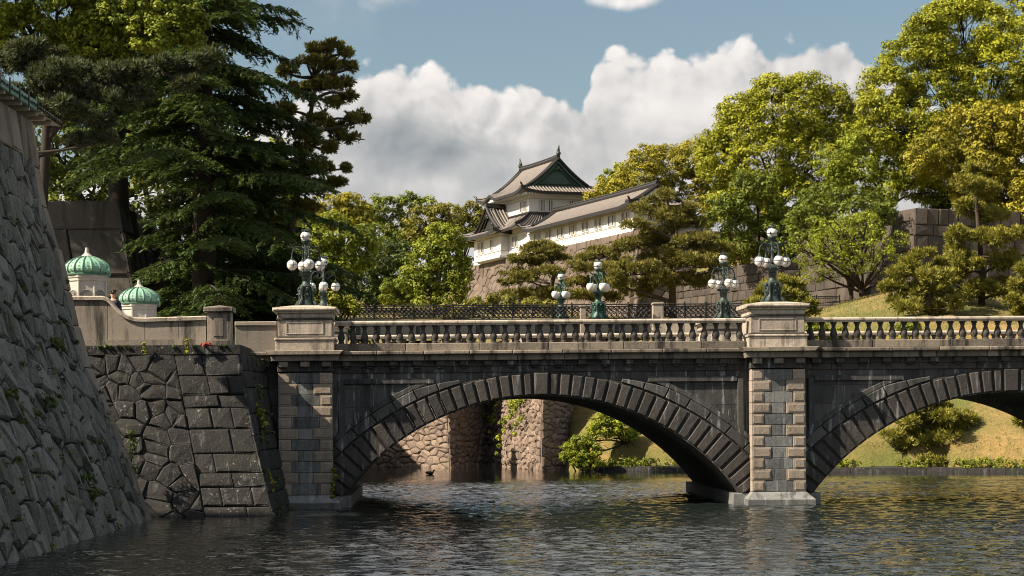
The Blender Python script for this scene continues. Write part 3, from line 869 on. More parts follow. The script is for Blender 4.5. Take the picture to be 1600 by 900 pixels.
mb = MB(); mb.box(-7.36, 36, YB + .45, YR - .45, 5.2, 5.86); mb.build('deck', 'asphalt', br)

# piers
for xp in (XA, XB, XC):
    mb = MB()
    mb.box(xp - HW + .02, xp + HW - .02, YF + .06, YR - .02, -1.3, 4.93)
    pier = mb.build('pier', 'granite_dark', br)
    mqs, mi_ = {-1: MB(), 1: MB()}, MB(); n = 11; h0 = .50; hh = (4.93 - h0) / n
    for j in range(n):
        z0, z1 = h0 + j * hh, h0 + (j + 1) * hh - .014
        wq = .45 if j % 2 == 0 else .70
        for sgn in (-1, 1):
            xa_, xb_ = (xp - HW, xp - HW + wq) if sgn < 0 else (xp + HW - wq, xp + HW)
            tn = rnd.random(); mq = mqs[sgn]
            mq.bevel_prism([(xa_, z0), (xb_, z0), (xb_, z1), (xa_, z1)], YF, YF + .75, .012, .012, tn)
            mq.bevel_prism(inset_poly([(xa_, z0), (xb_, z0), (xb_, z1), (xa_, z1)], .055), YF - .022, YF + .02, .012, .015, max(0, tn - .35))
        nb = 1 if rnd.random() < .7 else 2
        xs_ = [xp - HW + wq + .008, xp + HW - wq - .008]
        if nb == 2: xs_.insert(1, xp + rnd.uniform(-.25, .25))
        for xa_, xb_ in zip(xs_[:-1], xs_[1:]):
            mi_.bevel_prism([(xa_, z0), (xb_ - .01, z0), (xb_ - .01, z1), (xa_, z1)], YF + .012, YF + .5, .012, .012, rnd.random() ** 1.5)
    for sgn in (-1, 1): mqs[sgn].build('quoins', 'granite_quoin', pier)
    mi_.build('infill_block', 'granite_blue', pier)
    mf = MB()
    mf.bevel_prism([(xp - HW - .22, -1.2), (xp + HW + .30, -1.2), (xp + HW + .30, .22), (xp - HW - .22, .22)], YF - .30, YR + .2, .02, .03)
    mf.add([(xp - HW - .20, YF - .27, .222), (xp + HW + .28, YF - .27, .222), (xp + HW + .28, YR, .222), (xp - HW - .20, YR, .222),
            (xp - HW, YF - .03, .48), (xp + HW, YF - .03, .48), (xp + HW, YR - .3, .48), (xp - HW, YR - .3, .48)],
           [(0, 1, 5, 4), (1, 2, 6, 5), (2, 3, 7, 6), (3, 0, 4, 7), (4, 5, 6, 7)])
    for sgn in (-1, 1):     # springing blocks under the barrel
        xa_, xb_ = sorted((xp + sgn * (HW - .1), xp + sgn * (HW + .62)))
        mf.bevel_prism([(xa_, -1.2), (xb_, -1.2), (xb_, .42), (xa_, .42)], YF + .45, YR + .1, .03, .04)
    mf.build('footing', 'granite_blue', pier)

# pedestals on the piers, front and rear
def pedestal(xp, yc):
    mb = MB(); hw, hd = 1.0, .98
    z0 = ZS['pl0'] - .04
    def blk(w_, d, za, zb, bev=.02, mi=0): 
        mb.bevel_prism([(xp - w_, za), (xp + w_, za), (xp + w_, zb), (xp - w_, zb)], yc - d, yc + d, bev, bev, None, mi)
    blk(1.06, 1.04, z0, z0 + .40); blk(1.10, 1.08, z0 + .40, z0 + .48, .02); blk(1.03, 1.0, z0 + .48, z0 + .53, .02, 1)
    blk(.98, .95, z0 + .53, z0 + 1.14, .015)
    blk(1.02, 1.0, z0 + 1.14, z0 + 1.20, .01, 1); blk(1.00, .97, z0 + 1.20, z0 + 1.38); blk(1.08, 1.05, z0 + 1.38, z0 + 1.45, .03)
    blk(1.16, 1.12, z0 + 1.45, z0 + 1.585, .05)
    zt_ = z0 + 1.586
    mb.add([(xp - 1.14, yc - 1.08, zt_), (xp + 1.14, yc - 1.08, zt_), (xp + 1.14, yc + 1.1, zt_), (xp - 1.14, yc + 1.1, zt_),
            (xp - .45, yc - .45, zt_ + .10), (xp + .45, yc - .45, zt_ + .10), (xp + .45, yc + .45, zt_ + .10), (xp - .45, yc + .45, zt_ + .10)],
           [(0, 1, 5, 4), (1, 2, 6, 5), (2, 3, 7, 6), (3, 0, 4, 7), (4, 5, 6, 7)], .8)
    # panel moulding on the front
    for (xa_, xb_, za, zb) in ((-.68, .68, .62, .65), (-.68, .68, 1.03, 1.06), (-.68, -.65, .65, 1.03), (.65, .68, .65, 1.03)):
        mb.bevel_prism([(xp + xa_, z0 + za), (xp + xb_, z0 + za), (xp + xb_, z0 + zb), (xp + xa_, z0 + zb)], yc - .972, yc - .94, .006, .01, .3)
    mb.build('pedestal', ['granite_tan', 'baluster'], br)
    return zt_ + .10
YPED = YF + 1.02
YREAR = YR - .5
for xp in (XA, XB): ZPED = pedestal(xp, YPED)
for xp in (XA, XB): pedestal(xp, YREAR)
mb = MB(); mb.bevel_prism([(-7.05, ZC - .2), (XA - 1.05, ZC - .2), (XA - 1.05, 6.66), (-7.05, 6.66)], YB - .1, YB + .35, .02, .02)
mb.bevel_prism([(-7.05, 6.66), (XA - 1.05, 6.66), (XA - 1.05, 6.82), (-7.05, 6.82)], YB - .17, YB + .42, .03, .03)
mb.build('end_parapet', 'parapet', br)

# balustrades
prof = [(.115, 0), (.115, .05), (.085, .07), (.10, .11), (.135, .20), (.13, .26), (.10, .36), (.07, .46), (.062, .50), (.085, .515), (.085, .54), (.07, .555), (.105, .60), (.115, .61), (.115, .66)]
bal_mesh = None
def balustrade(xa_, xb_, yc, nstuff=0):
    global bal_mesh
    mb = MB()
    course(mb, xa_, xb_, yc - .2, yc + .2, ZS['pl0'] - .05, ZS['bal0'], 2.6, .02)
    pl = mb.build('balustrade', 'cornice', br)
    mb = MB()
    x = xa_
    while x < xb_ - .01:
        w_ = min(2.56, xb_ - x)
        vs = []
        sec = [(-.19, 0), (-.20, .05), (-.23, .07), (-.23, .12), (-.17, .165), (.17, .165), (.23, .12), (.23, .07), (.20, .05), (.19, 0)]
        for xx in (x, x + w_ - .008):
            vs += [(xx, yc + a, ZS['rail0'] + b_) for a, b_ in sec]
        k = len(sec)
        mb.add(vs, [(i, (i + 1) % k, k + (i + 1) % k, k + i)[::-1] for i in range(k)] + [tuple(range(k)), tuple(range(k, 2 * k))[::-1]], rnd.uniform(.4, 1)); x += w_
    mb.build('rail', 'granite_tan', pl)
    n = int(round((xb_ - xa_) / .4265)); sp_ = (xb_ - xa_) / n
    rest = MB()
    for k in range(n):
        x = xa_ + (k + .5) * sp_
        if k >= n - nstuff:
            rest.lathe([(r, ZS['bal0'] + z) for r, z in prof], x, yc, 10); continue
        if bal_mesh is None:
            b_ = MB(); b_.lathe(prof, 0, 0, 14); 
            o = b_.build('baluster', 'baluster', None, origin=(0, 0, 0)); smooth_by_angle(o, 50); bal_mesh = o.data
        else:
            o = bpy.data.objects.new('baluster', bal_mesh); COL.objects.link(o)
        o.parent = pl
        q_ = ORG[pl.name]; o.location = (x - q_[0], yc - q_[1], ZS['bal0'] - q_[2]); o.rotation_euler.z = rnd.uniform(0, 6)
    if nstuff:
        o = rest.build('balusters', 'baluster', pl); o['kind'] = 'stuff'
balustrade(XA + 1.08, XB - 1.08, YB + .05)
balustrade(XB + 1.08, XC - 1.08, YB + .05, 15)
balustrade(XA + 1.08, XB - 1.08, YREAR)
balustrade(XB + 1.08, XC - 1.08, YREAR, 28)

# ------------------------------------------------------------------ bronze lamps
def globe_mesh(name, r, parent, c, mat='globe', acorn=False):
    b = MB()
    if acorn:
        b.lathe([(r * .30, c[2] - r * 1.05), (r * .62, c[2] - r * .9), (r * .92, c[2] - r * .35), (r, c[2] + r * .15), (r * .9, c[2] + r * .6), (r * .75, c[2] + r * .85)], c[0], c[1], 16)
    else: b.sphere(c, r, 20, 14)
    return b.build(name, mat, parent, True)
def scroll_arm(d, r0, h0, reach, hg):
    dx, dy = math.cos(d), math.sin(d)
    prof_ = [(r0, h0 - .12), (r0 + .05, h0), (r0 + .16, h0 + .06), (reach * .72, h0 + .06), (reach * .92, h0 - .05), (reach, h0 - .20), (reach, hg)]
    a = [(dx * r, dy * r, z) for r, z in prof_]
    tip = [(dx * r, dy * r, z) for r, z in [(reach * .72, h0 + .06), (reach * .95, h0 + .085), (reach * 1.08, h0 + .13), (reach * 1.13, h0 + .19)]]
    curl = [(dx * (reach * .55 + .07 * math.cos(t)), dy * (reach * .55 + .07 * math.cos(t)), h0 - .05 + .07 * math.sin(t)) for t in np.linspace(1.2, 6.2, 9)]
    return a, tip, curl
def make_lamp(label, bronze='bronze', acorn=False, hh=2.82, arms=4, rot=R(16), gr=.195, reach=.52, wide=1.0):
    L = empty('bronze_lamp', (0, 0, 0), label, 'street lamp', 'bronze five-globe lamps')
    k = hh / 2.82
    mb = MB()
    # footed body: four claw feet, cartouches, shoulders, capital, shaft
    mb.lathe([(.36, 0), (.36, .05), (.31, .08), (.29, .12)], 0, 0, 8, rot=R(22.5))
    body = [(.31, .06), (.27, .16), (.235, .28), (.215, .42), (.205, .56), (.23, .66), (.245, .72), (.20, .78), (.145, .84), (.135, .95), (.15, 1.02), (.175, 1.06), (.14, 1.10), (.17, 1.16), (.22, 1.22), (.215, 1.28), (.14, 1.33), (.085, 1.40)]
    mb.lathe([(r * wide, z) for r, z in body], 0, 0, 16)
    for q_ in range(4):
        a = rot + PI / 4 + q_ * PI / 2; dx, dy = math.cos(a), math.sin(a)
        mb.tube([(dx * r, dy * r, z) for r, z in [(.24, .72), (.31, .62), (.29, .45), (.27, .28), (.33, .16), (.40, .07), (.45, .05)]], [.05, .07, .05, .045, .06, .07, .05], 7)
        mb.sphere((dx * .43, dy * .43, .055), .06, 8, 6)
        mb.sphere((dx * .22, dy * .22, 1.24), .065, 8, 6)
        a += PI / 4; dx, dy = math.cos(a), math.sin(a); t = Vector((-dy, dx, 0)); nrm = Vector((dx, dy, .15))
        mb.tube([Vector((dx * .245, dy * .245, .42)) + t * (.10 * math.cos(s)) + Vector((0, 0, .17 * math.sin(s))) for s in np.linspace(0, 2 * PI, 12, endpoint=False)], .022, 6, closed=True)
        mb.sphere((dx * .23, dy * .23, .42), .07, 8, 6)
        mb.sphere((dx * .26, dy * .26, .64), .055, 8, 6)
    b = mb.build('base', bronze, L, False); smooth_by_angle(b, 45)
    mb = MB()
    mb.lathe([(.085, 1.36), (.075, 1.5), (.09, 1.56), (.07, 1.62), (.065, 1.85), (.09, 1.92), (.075, 1.98), (.06, 2.1), (.085, 2.16), (.06, 2.22), (.075, 2.27), (.14, 2.33), (.17, 2.38), (.165, 2.42)], 0, 0, 12)
    s = mb.build('shaft', bronze, L, True)
    ang0 = rot
    def fit_globe(parent, c, gname='globe'):
        g = globe_mesh(gname, gr, parent, c, 'globe', acorn)
        return g
    for q_ in range(arms):
        d = ang0 + q_ * 2 * PI / arms
        a, tip, curl = scroll_arm(d, .06, 2.10, reach, 1.76)
        mb = MB(); mb.tube(a, [.03, .034, .034, .03, .027, .024, .022], 7); mb.tube(tip, [.026, .022, .018, .012], 6); mb.tube(curl, [.02] * 5 + [.014] * 4, 6)
        mb.tube([a[0], (a[0][0] * 2.6, a[0][1] * 2.6, 1.86), (a[4][0] * .9, a[4][1] * .9, 1.98)], [.02, .022, .015], 6)
        gx, gy = math.cos(d) * reach, math.sin(d) * reach
        mb.lathe([(.03, 1.80), (.05, 1.76), (.045, 1.73), (.085, 1.70), (.11, 1.665), (.115, 1.635)], gx, gy, 12)
        arm = mb.build('arm', bronze, L, False); smooth_by_angle(arm, 50)
        g = fit_globe(arm, (gx, gy, 1.50))
        if not acorn:
            mb = MB()
            ring = lambda fn: mb.tube([fn(t) for t in np.linspace(0, 2 * PI, 24, endpoint=False)], .0085, 4, closed=True)
            ring(lambda t: (gx + (gr + .004) * math.cos(t), gy + (gr + .004) * math.sin(t), 1.5))
            for an in (d, d + PI / 2):
                ring(lambda t: (gx + (gr + .004) * math.cos(an) * math.cos(t), gy + (gr + .004) * math.sin(an) * math.cos(t), 1.5 + (gr + .004) * math.sin(t)))
            mb.lathe([(.012, 1.26), (.03, 1.285), (.03, 1.30), (.015, 1.31)], gx, gy, 8)
            mb.build('cage', 'bronze', arm)
    g = fit_globe(L, (0, 0, 2.56))
    mb = MB()
    mb.tube([((gr + .005) * math.cos(t), (gr + .005) * math.sin(t), 2.53) for t in np.linspace(0, 2 * PI, 24, endpoint=False)], .010, 4, closed=True)
    for q_ in range(4):
        a = rot + PI / 4 + q_ * PI / 2
        mb.box(.19 * math.cos(a) - .02, .19 * math.cos(a) + .02, .19 * math.sin(a) - .02, .19 * math.sin(a) + .02, 2.49, 2.59)
    mb.lathe([(.12, 2.70), (.135, 2.72), (.12, 2.76), (.06, 2.80), (.02, 2.83), (.028, 2.87), (.01, 2.92)], 0, 0, 12)
    for q_ in range(8):
        a = q_ * PI / 4; mb.tube([(.12 * math.cos(a), .12 * math.sin(a), 2.71), (.15 * math.cos(a), .15 * math.sin(a), 2.79), (.125 * math.cos(a), .125 * math.sin(a), 2.83)], [.022, .02, .012], 5)
    mb.build('crown', bronze, L)
    L.scale = (k, k, k)
    return L
lampA = make_lamp('bronze lamp with white caged globes on the left front pedestal, beside the swept parapet')
lampA.location = (XA, YPED, ZPED)
for x, y, lab in ((XB, YPED, 'bronze lamp with white caged globes on the right front pedestal, between the two arches'),
                  (XB, YREAR, 'bronze lamp with caged globes on the far balustrade, just left of the tan right pedestal'),
                  (XA, YREAR, 'bronze lamp with caged globes on the far balustrade, half hidden behind the left front lamp')):
    o = copy_tree(lampA); o.location = (x, y, ZPED); o['label'] = lab
    o.rotation_euler.z = 0 if x == XB else R(-12)
lampF = make_lamp('green bronze lamp with tulip globes on the iron bridge, the larger of the pair', 'bronze_green', True, 3.55, 4, R(28), .21, .44, 1.1)
def put(o, px, py, Y): o.location = P(px, py, Y)
put(lampF, 935, 497, 118)
for px, py, Y, sc_, lab in ((877, 499, 132, 3.2, 'smaller green bronze lamp with tulip globes, farther along the iron bridge'),
                            (459, 503, 126, 3.1, 'pale tulip-globe lamp seen under dark conifer boughs, left of the left front lamp')):
    o = copy_tree(lampF); put(o, px, py, Y); o.scale = (sc_ / 2.82,) * 3; o['label'] = lab

# ------------------------------------------------------------------ guard boxes with ribbed copper domes
def guard_box(px, Y, ztip, dia, label):
    c = P(px, 430, Y); cx, cy = c.x, Y; zg = 6.02
    root = empty('guard_box', (cx, cy, zg), label, 'guard box', 'guard boxes behind the parapet')
    r = dia / 2; rot = R(22.5 + 8)
    mb = MB(); zb = ztip - .545 * dia - .22
    mb.lathe([(r * 1.0, zg - .1), (r * 1.0, zg + .25), (r * .93, zg + .27), (r * .93, zb - .20), (r * .98, zb - .18), (r * .98, zb - .10), (r * 1.03, zb - .06), (r * 1.03, zb + .02)], cx, cy, 8, rot=rot)
    # pilaster strips at the corners
    for q_ in range(8):
        a = rot + q_ * PI / 4
        mb.lathe([(.045, zg + .27), (.045, zb - .2)], cx + r * .93 * math.cos(a), cy + r * .93 * math.sin(a), 6)
    mb.build('body', 'white_stone', root)
    for q_ in range(8):                      # fan lights, one in each face
        a = rot + PI / 8 + q_ * PI / 4
        ap = r * .93 * math.cos(PI / 8); nx, ny = math.cos(a), math.sin(a); t = Vector((-ny, nx, 0)); o = Vector((cx + nx * (ap + .005), cy + ny * (ap + .005), zb - .78))
        fw = r * .93 * math.sin(PI / 8) * .80
        mb = MB()
        for rr, th_ in ((fw, .025), (fw * .93, .012), (fw * .28, .02)):
            mb.tube([o + t * (rr * math.cos(s)) + Vector((0, 0, rr * math.sin(s))) for s in np.linspace(0, PI, 14)], th_, 5)
        for s in np.linspace(0, PI, 12):
            mb.tube([o + t * (fw * .3 * math.cos(s)) + Vector((0, 0, fw * .3 * math.sin(s))), o + t * (fw * .9 * math.cos(s)) + Vector((0, 0, fw * .9 * math.sin(s)))], .012, 4)
        mb.build('fanlight', 'carved_stone', root)
    mb = MB(); n = 96
    pr = [(1.08, 0), (1.10, .06), (1.06, .10), (1.06, .14), (1.13, .24), (1.145, .34), (1.12, .46), (1.04, .60), (.90, .74), (.68, .88), (.42, .98), (.24, 1.03)]
    vs = []; hs = .545 * dia / 1.22
    for rr, z in pr:
        for k in range(n):
            a = 2 * PI * k / n
            ridge = max(0, math.cos(a * 16)) ** 6 * .045 * (1 if z > .12 else 0)
            vs.append((cx + (rr + ridge) * r * math.cos(a) * .93, cy + (rr + ridge) * r * math.sin(a) * .93, zb + .02 + z * hs))
    fs = []
    for i in range(len(pr) - 1):
        for k in range(n):
            j = (k + 1) % n; fs.append((i * n + k, i * n + j, (i + 1) * n + j, (i + 1) * n + k))
    fs.append(tuple((len(pr) - 1) * n + k for k in range(n)))
    mb.add(vs, fs)
    rb_ = MB()
    for k in range(16):
        a = 2 * PI * k / 16
        rb_.tube([(cx + (rr + .03) * r * .935 * math.cos(a), cy + (rr + .03) * r * .935 * math.sin(a), zb + .02 + z * hs) for rr, z in pr[2:]], .026, 5)
    rb_.lathe([(1.09 * r * .935, zb + .02 + .02 * hs), (1.12 * r * .935, zb + .02 + .04 * hs), (1.12 * r * .935, zb + .02 + .10 * hs), (1.08 * r * .935, zb + .02 + .12 * hs)], cx, cy, 32, caps=False)
    for ring_ in (.30, .48, .64):            # rivet-like cleats on every rib
        rr = np.interp(ring_, [p[1] for p in pr], [p[0] for p in pr])
        for k in range(16):
            a = 2 * PI * (k + .5) / 16; q_ = (cx + rr * r * .935 * math.cos(a), cy + rr * r * .935 * math.sin(a), zb + .02 + ring_ * hs)
            mb.box(q_[0] - .018, q_[0] + .018, q_[1] - .018, q_[1] + .018, q_[2] - .02, q_[2] + .02)
    d = mb.build('dome', 'copper_dome', root); rb_.build('ribs', 'copper_rib', d)
    mb = MB(); mb.lathe([(.30 * r, zb + .02 + .99 * hs), (.29 * r, zb + .02 + 1.04 * hs), (.20 * r, zb + .02 + 1.12 * hs), (.11 * r, zb + .02 + 1.22 * hs), (.05, ztip)], cx, cy, 16)
    mb.build('finial', 'white_stone', d)
    mb = MB(); a = R(-20); ox, oy = cx + r * 1.06 * math.cos(a), cy + r * 1.06 * math.sin(a)
    mb.obox((ox, oy, zb + .20), (.10, 0, .03), (0, .14, 0), (-.01, 0, .05)); mb.tube([(ox + .08, oy, zb + .20), (ox + .12, oy, zb + .06), (ox + .07, oy, zb - .05), (ox - .03, oy, zb - .05)], .025, 6)
    mb.build('spout', 'copper_dome', root)
guard_box(136, 72.5, P(136, 387, 72.5).z, 1.62, 'nearer white guard box with green ribbed dome, partly behind the near stone wall')
guard_box(217, 82.0, P(217, 437, 82).z, 1.62, 'farther white guard box with green ribbed dome, above the low part of the parapet')

# ------------------------------------------------------------------ gate bastion and fence wall on the left
def block_wall(name, a, b_, zb, zt, batter, su, sv, seed, mat, label, cat, kind='course', ret=None, curve=.0, relief=.08, ret_len=8, base=None, gap=.02, cap=True):
    """battered wall from a to b (x, y at the TOP), outer face to the right-hand side when walking a->b reversed; seen from outside a is left"""
    a, b_ = Vector((*a, 0)), Vector((*b_, 0)); d = (b_ - a).normalized(); nr = Vector((d.y, -d.x, 0))
    H = zt - zb
    def corner(p, z, sl=0): return Vector((p.x, p.y, z))
    tl_, tr_ = corner(a, zt), corner(b_, zt)
    eL = batter if ret in ('left', 'both') else 0; eR = batter if ret in ('right', 'both') else 0
    bl_ = corner(a + nr * batter * H - d * eL * H, zb); br2 = corner(b_ + nr * batter * H + d * eR * H, zb)
    if base is not None: bl_, br2 = Vector((*base[0], zb)), Vector((*base[1], zb))
    U = (b_ - a).length; V = H
    fn = quad_fn(bl_, br2, tr_, tl_, U, V, curve)
    mb = MB()
    cells = course_cells(0, U, 0, V, su, sv, seed, .5) if kind == 'course' else voronoi_cells(0, U, 0, V, su, sv, seed, 1.0)
    stone_face(mb, cells, fn, gap, relief, seed + 1, 0, .05, .06)
    mb.grid(lambda s, t_: fn(s * U, t_ * V, -.08), 6, 6, mi=1)
    if ret in ('right', 'both'):
        c = Vector((b_.x, b_.y, 0)) - nr * ret_len
        f2 = quad_fn(br2, corner(c + d * eR * H, zb), corner(c, zt), tr_, ret_len, V, curve)
        stone_face(mb, course_cells(0, ret_len, 0, V, su, sv, seed + 5, .5) if kind == 'course' else voronoi_cells(0, ret_len, 0, V, su, sv, seed + 5, 1), f2, gap, relief, seed + 2, 0, .05, .06)
        mb.grid(lambda s, t_: f2(s * ret_len, t_ * V, -.08), 6, 6, mi=1)
    if ret in ('left', 'both'):
        c = Vector((a.x, a.y, 0)) - nr * ret_len
        f2 = quad_fn(corner(c - d * eL * H, zb), bl_, tl_, corner(c, zt), ret_len, V, curve)
        stone_face(mb, course_cells(0, ret_len, 0, V, su, sv, seed + 7, .5) if kind == 'course' else voronoi_cells(0, ret_len, 0, V, su, sv, seed + 7, 1), f2, gap, relief, seed + 3, 0, .05, .06)
        mb.grid(lambda s, t_: f2(s * ret_len, t_ * V, -.08), 6, 6, mi=1)
    if cap:
        p = [tl_, tr_, tr_ - nr * min(ret_len, 3), tl_ - nr * min(ret_len, 3)]
        mb.add([q_ + Vector((0, 0, -.02)) for q_ in p], [(0, 1, 2, 3)], .5, 0)
    o = mb.build(name, [mat, 'joint']); tag(o, label, cat)
    return o
gx = P(183, 313, 98)
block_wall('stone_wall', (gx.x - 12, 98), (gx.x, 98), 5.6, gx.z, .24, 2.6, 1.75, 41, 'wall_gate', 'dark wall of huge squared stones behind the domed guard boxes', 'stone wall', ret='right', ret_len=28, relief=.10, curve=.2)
fx0, fx1 = P(247, 427, 100), P(318, 465, 121)
block_wall('stone_wall', (fx0.x, 100), (fx1.x, 121), 5.6, fx0.z, .16, 1.3, .9, 47, 'wall_gate', 'low dark stone wall with iron fence on top, right of the second guard box', 'stone wall', kind='vor', ret='left', ret_len=5, relief=.1)
def iron_fence(name, a, b_, z, h, label, panel=1.3, ornate=True, cat='railing'):
    a, b_ = Vector((*a, 0)), Vector((*b_, 0)); L = (b_ - a).length; d = (b_ - a) / L
    root = empty(name, (a.x, a.y, z), label, cat)
    n = max(1, int(round(L / panel)))
    pt = MB(); 
    for k in range(n + 1):
        p = a + d * L * k / n
        m1 = MB(); m1.box(p.x - .045, p.x + .045, p.y - .045, p.y + .045, z, z + h + .03); m1.sphere((p.x, p.y, z + h + .08), .06, 8, 6); m1.build('post', 'iron', root)
    for k in range(n):
        p, q_ = a + d * L * (k + .04) / n, a + d * L * (k + .96) / n
        mb = MB()
        for zz in (z + h - .02, z + .06, z + h - .16):
            mb.tube([(p.x, p.y, zz), (q_.x, q_.y, zz)], .038, 4)
        if ornate:
            w_ = (q_ - p).length; nn = 4
            for i in range(nn):
                c = p + d * w_ * (i + .5) / nn; rr = w_ / nn * .5
                for zz, r_ in ((z + h * .30, rr * .95), (z + h * .62, rr * .8)):
                    mb.tube([c + d * (r_ * math.cos(s)) + Vector((0, 0, zz - c.z + r_ * math.sin(s))) for s in np.linspace(0, 2 * PI, 10, endpoint=False)], .034, 4, closed=True)
                    mb.tube([c + d * (r_ * .45 * math.cos(s)) + Vector((0, 0, zz - c.z + r_ * .45 * math.sin(s))) for s in np.linspace(0, 4.5, 7)], .032, 4)
                e = p + d * w_ * (i + .02) / nn; mb.tube([(e.x, e.y, z + .06), (e.x, e.y, z + h - .03)], .016, 4)
        else:
            w_ = (q_ - p).length; nn = max(4, int(w_ / .14))
            for i in range(nn):
                e = p + d * w_ * (i + .5) / nn; mb.tube([(e.x, e.y, z + .06), (e.x, e.y, z + h - .03)], .014, 4)
        mb.build('panel', 'iron', root)
    return root
iron_fence('iron_fence', (fx0.x - .4, 100.4), (fx1.x - .4, 120.8), fx0.z, 1.0, 'black iron bar fence on the low dark stone wall under the conifers', 2.0, False, 'fence')

# ------------------------------------------------------------------ iron bridge with scrolled railing, beyond the stone bridge
YI = 125.0
zr0, zr1 = P(720, 498, YI).z, P(720, 476.5, YI).z
xi0, xi1 = P(398, 500, YI).x, P(1018, 500, YI).x
ib = empty('iron_bridge', ((xi0 + xi1) / 2, YI, 8.3), 'dark iron girder bridge glimpsed between the balusters, behind the stone bridge', 'bridge')
mb = MB(); mb.box(xi0, xi1, YI + .15, YI + .5, 8.45, zr0 - .02); mb.box(xi0, xi1, YI + .05, YI + .6, zr0 - .18, zr0 - .03)
k = xi0
while k < xi1: mb.box(k, k + .12, YI + .06, YI + .2, 8.45, zr0 - .18); k += 1.3
mb.build('girder', 'girder', ib)
mb = MB(); mb.box(xi0, xi1, YI + .5, YI + 9, zr0 - .25, zr0 - .04); mb.build('deck', 'girder', ib)
iron_fence('iron_railing', (xi0, YI + .3), (P(925, 490, YI).x, YI + .3), zr0, zr1 - zr0, 'long black scrolled iron railing left of the green lamps, on the iron bridge')
iron_fence('iron_railing', (P(1036, 490, 120).x, 120), (P(1170, 490, 120).x, 120), P(1100, 498, 120).z, .95, 'short black scrolled iron railing between stone post and right pedestal')
iron_fence('iron_railing', (P(945, 490, 122).x, 122), (P(1018, 490, 122).x, 122), P(1000, 498, 122).z, .95, 'black scrolled iron railing between the larger green lamp and the grey stone post')
iron_fence('iron_railing', (P(1240, 480, 158).x, 158), (P(1312, 478, 158).x, 158), P(1275, 478, 158).z, .8, 'thin dark iron railing at the foot of the stone wall behind the right front lamp', 1.6, False)
def stone_post(px, Y, y0, y1, wpx, label):
    p0, p1 = P(px, y1, Y), P(px, y0, Y); w_ = wpx / 2 / F * Y
    mb = MB(); mb.bevel_prism([(p0.x - w_, p0.z - 2.6), (p0.x + w_, p0.z - 2.6), (p0.x + w_, p1.z - .12), (p0.x - w_, p1.z - .12)], Y - w_, Y + w_, .03, .03)
    mb.bevel_prism([(p0.x - w_ - .05, p1.z - .12), (p0.x + w_ + .05, p1.z - .12), (p0.x + w_, p1.z), (p0.x - w_, p1.z)], Y - w_ - .05, Y + w_ + .05, .03, .03)
    tag(mb.build('stone_post', 'parapet'), label, 'stone post')
stone_post(1028, 119.5, 473, 497, 17, 'grey stone post ending the scrolled railing, left of the far caged lamp')
stone_post(911, 124, 477, 497, 9, 'slim pale stone post between the two green tulip lamps')
p0 = P(1018, 505, 119)
mb = MB(); course(mb, p0.x, P(1172, 505, 119).x, 118.6, 119.4, 7.6, P(1100, 499, 119).z, 1.4)
tag(mb.build('stone_kerb', 'granite_tan'), 'tan stone base wall under the short scrolled railing', 'low wall')

# ------------------------------------------------------------------ zigzag moat walls seen through the left arch
zz = [(P(520, 728, 133).x, 133), (P(694, 640, 124.6).x, 124.6), (P(765, 640, 131).x, 131), (P(849, 640, 117.8).x, 117.8), (P(935, 640, 126).x, 126)]
labs = ['sunlit brown stone moat wall, nearest the left pier under the arch', 'shaded recess of moat wall between the two sunlit faces under the arch',
        'sunlit moat wall face hung with bright green weeds, under the arch crown', 'black shaded moat wall behind the green shrubs under the arch']
def mitre(pts, off):
    out = []; n = len(pts); nr = []
    for i in range(n - 1):
        d = (Vector(pts[i + 1]) - Vector(pts[i])).normalized(); nr.append(Vector((d.y, -d.x)))
    for i in range(n):
        n0, n1 = nr[max(0, i - 1)], nr[min(n - 2, i)]; k = max(.35, 1 + n0.dot(n1))
        p = Vector(pts[i]) + (n0 + n1) * (off / k); out.append((p.x, p.y))
    return out
zb_ = mitre(zz, .16 * 8.8)
for i in range(4):
    block_wall('moat_wall', zz[i], zz[i + 1], -.5, 8.3, .16, .58, .36, 60 + i * 3, 'wall_far', labs[i], 'moat wall', kind='vor', relief=.12, curve=0, gap=.015, base=(zb_[i], zb_[i + 1]))

# ------------------------------------------------------------------ stone walls on the right hill
ca = P(1430, 325, 150)
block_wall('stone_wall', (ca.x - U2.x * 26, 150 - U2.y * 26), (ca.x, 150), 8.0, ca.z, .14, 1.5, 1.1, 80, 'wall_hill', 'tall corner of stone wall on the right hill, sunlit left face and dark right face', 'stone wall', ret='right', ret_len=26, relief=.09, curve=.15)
cb = P(1214, 405, 165)
block_wall('stone_wall', (cb.x - U2.x * 24, 165 - U2.y * 24), (cb.x, 165), 7.5, cb.z, .12, 1.2, .85, 90, 'wall_hill', 'sunlit reddish stone wall between the far caged lamp and the right front lamp', 'stone wall', ret='right', ret_len=20, relief=.08)
cc = P(1300, 436, 166)
block_wall('stone_wall', (cc.x + 1.6 - U2.x * 16, 164 - U2.y * 16), (cc.x + 1.6, 164), 7.5, cc.z, .20, 1.3, .9, 96, 'wall_castle', 'low sloping stone wall at the foot of the cherry tree', 'stone wall', ret='right', ret_len=10, relief=.08)

# ------------------------------------------------------------------ castle: stone base, tower, long wing
def Q(a, b_, z): return Vector((KC.x, KC.y, 0)) + U2 * a + V2 * b_ + Vector((0, 0, z))
ZB = KC.z
def q2(a, b_): p = Q(a, b_, 0); return (p.x, p.y)
cbase = block_wall('castle_stone_base', q2(-15.9, -.35), q2(31, -.35), 8.5, ZB + .02, .30, 1.15, .85, 110, 'wall_castle', 'curved battered stone base carrying the white castle keep and its long wing', 'stone wall', kind='vor', ret='both', ret_len=16, relief=.13, curve=.75)

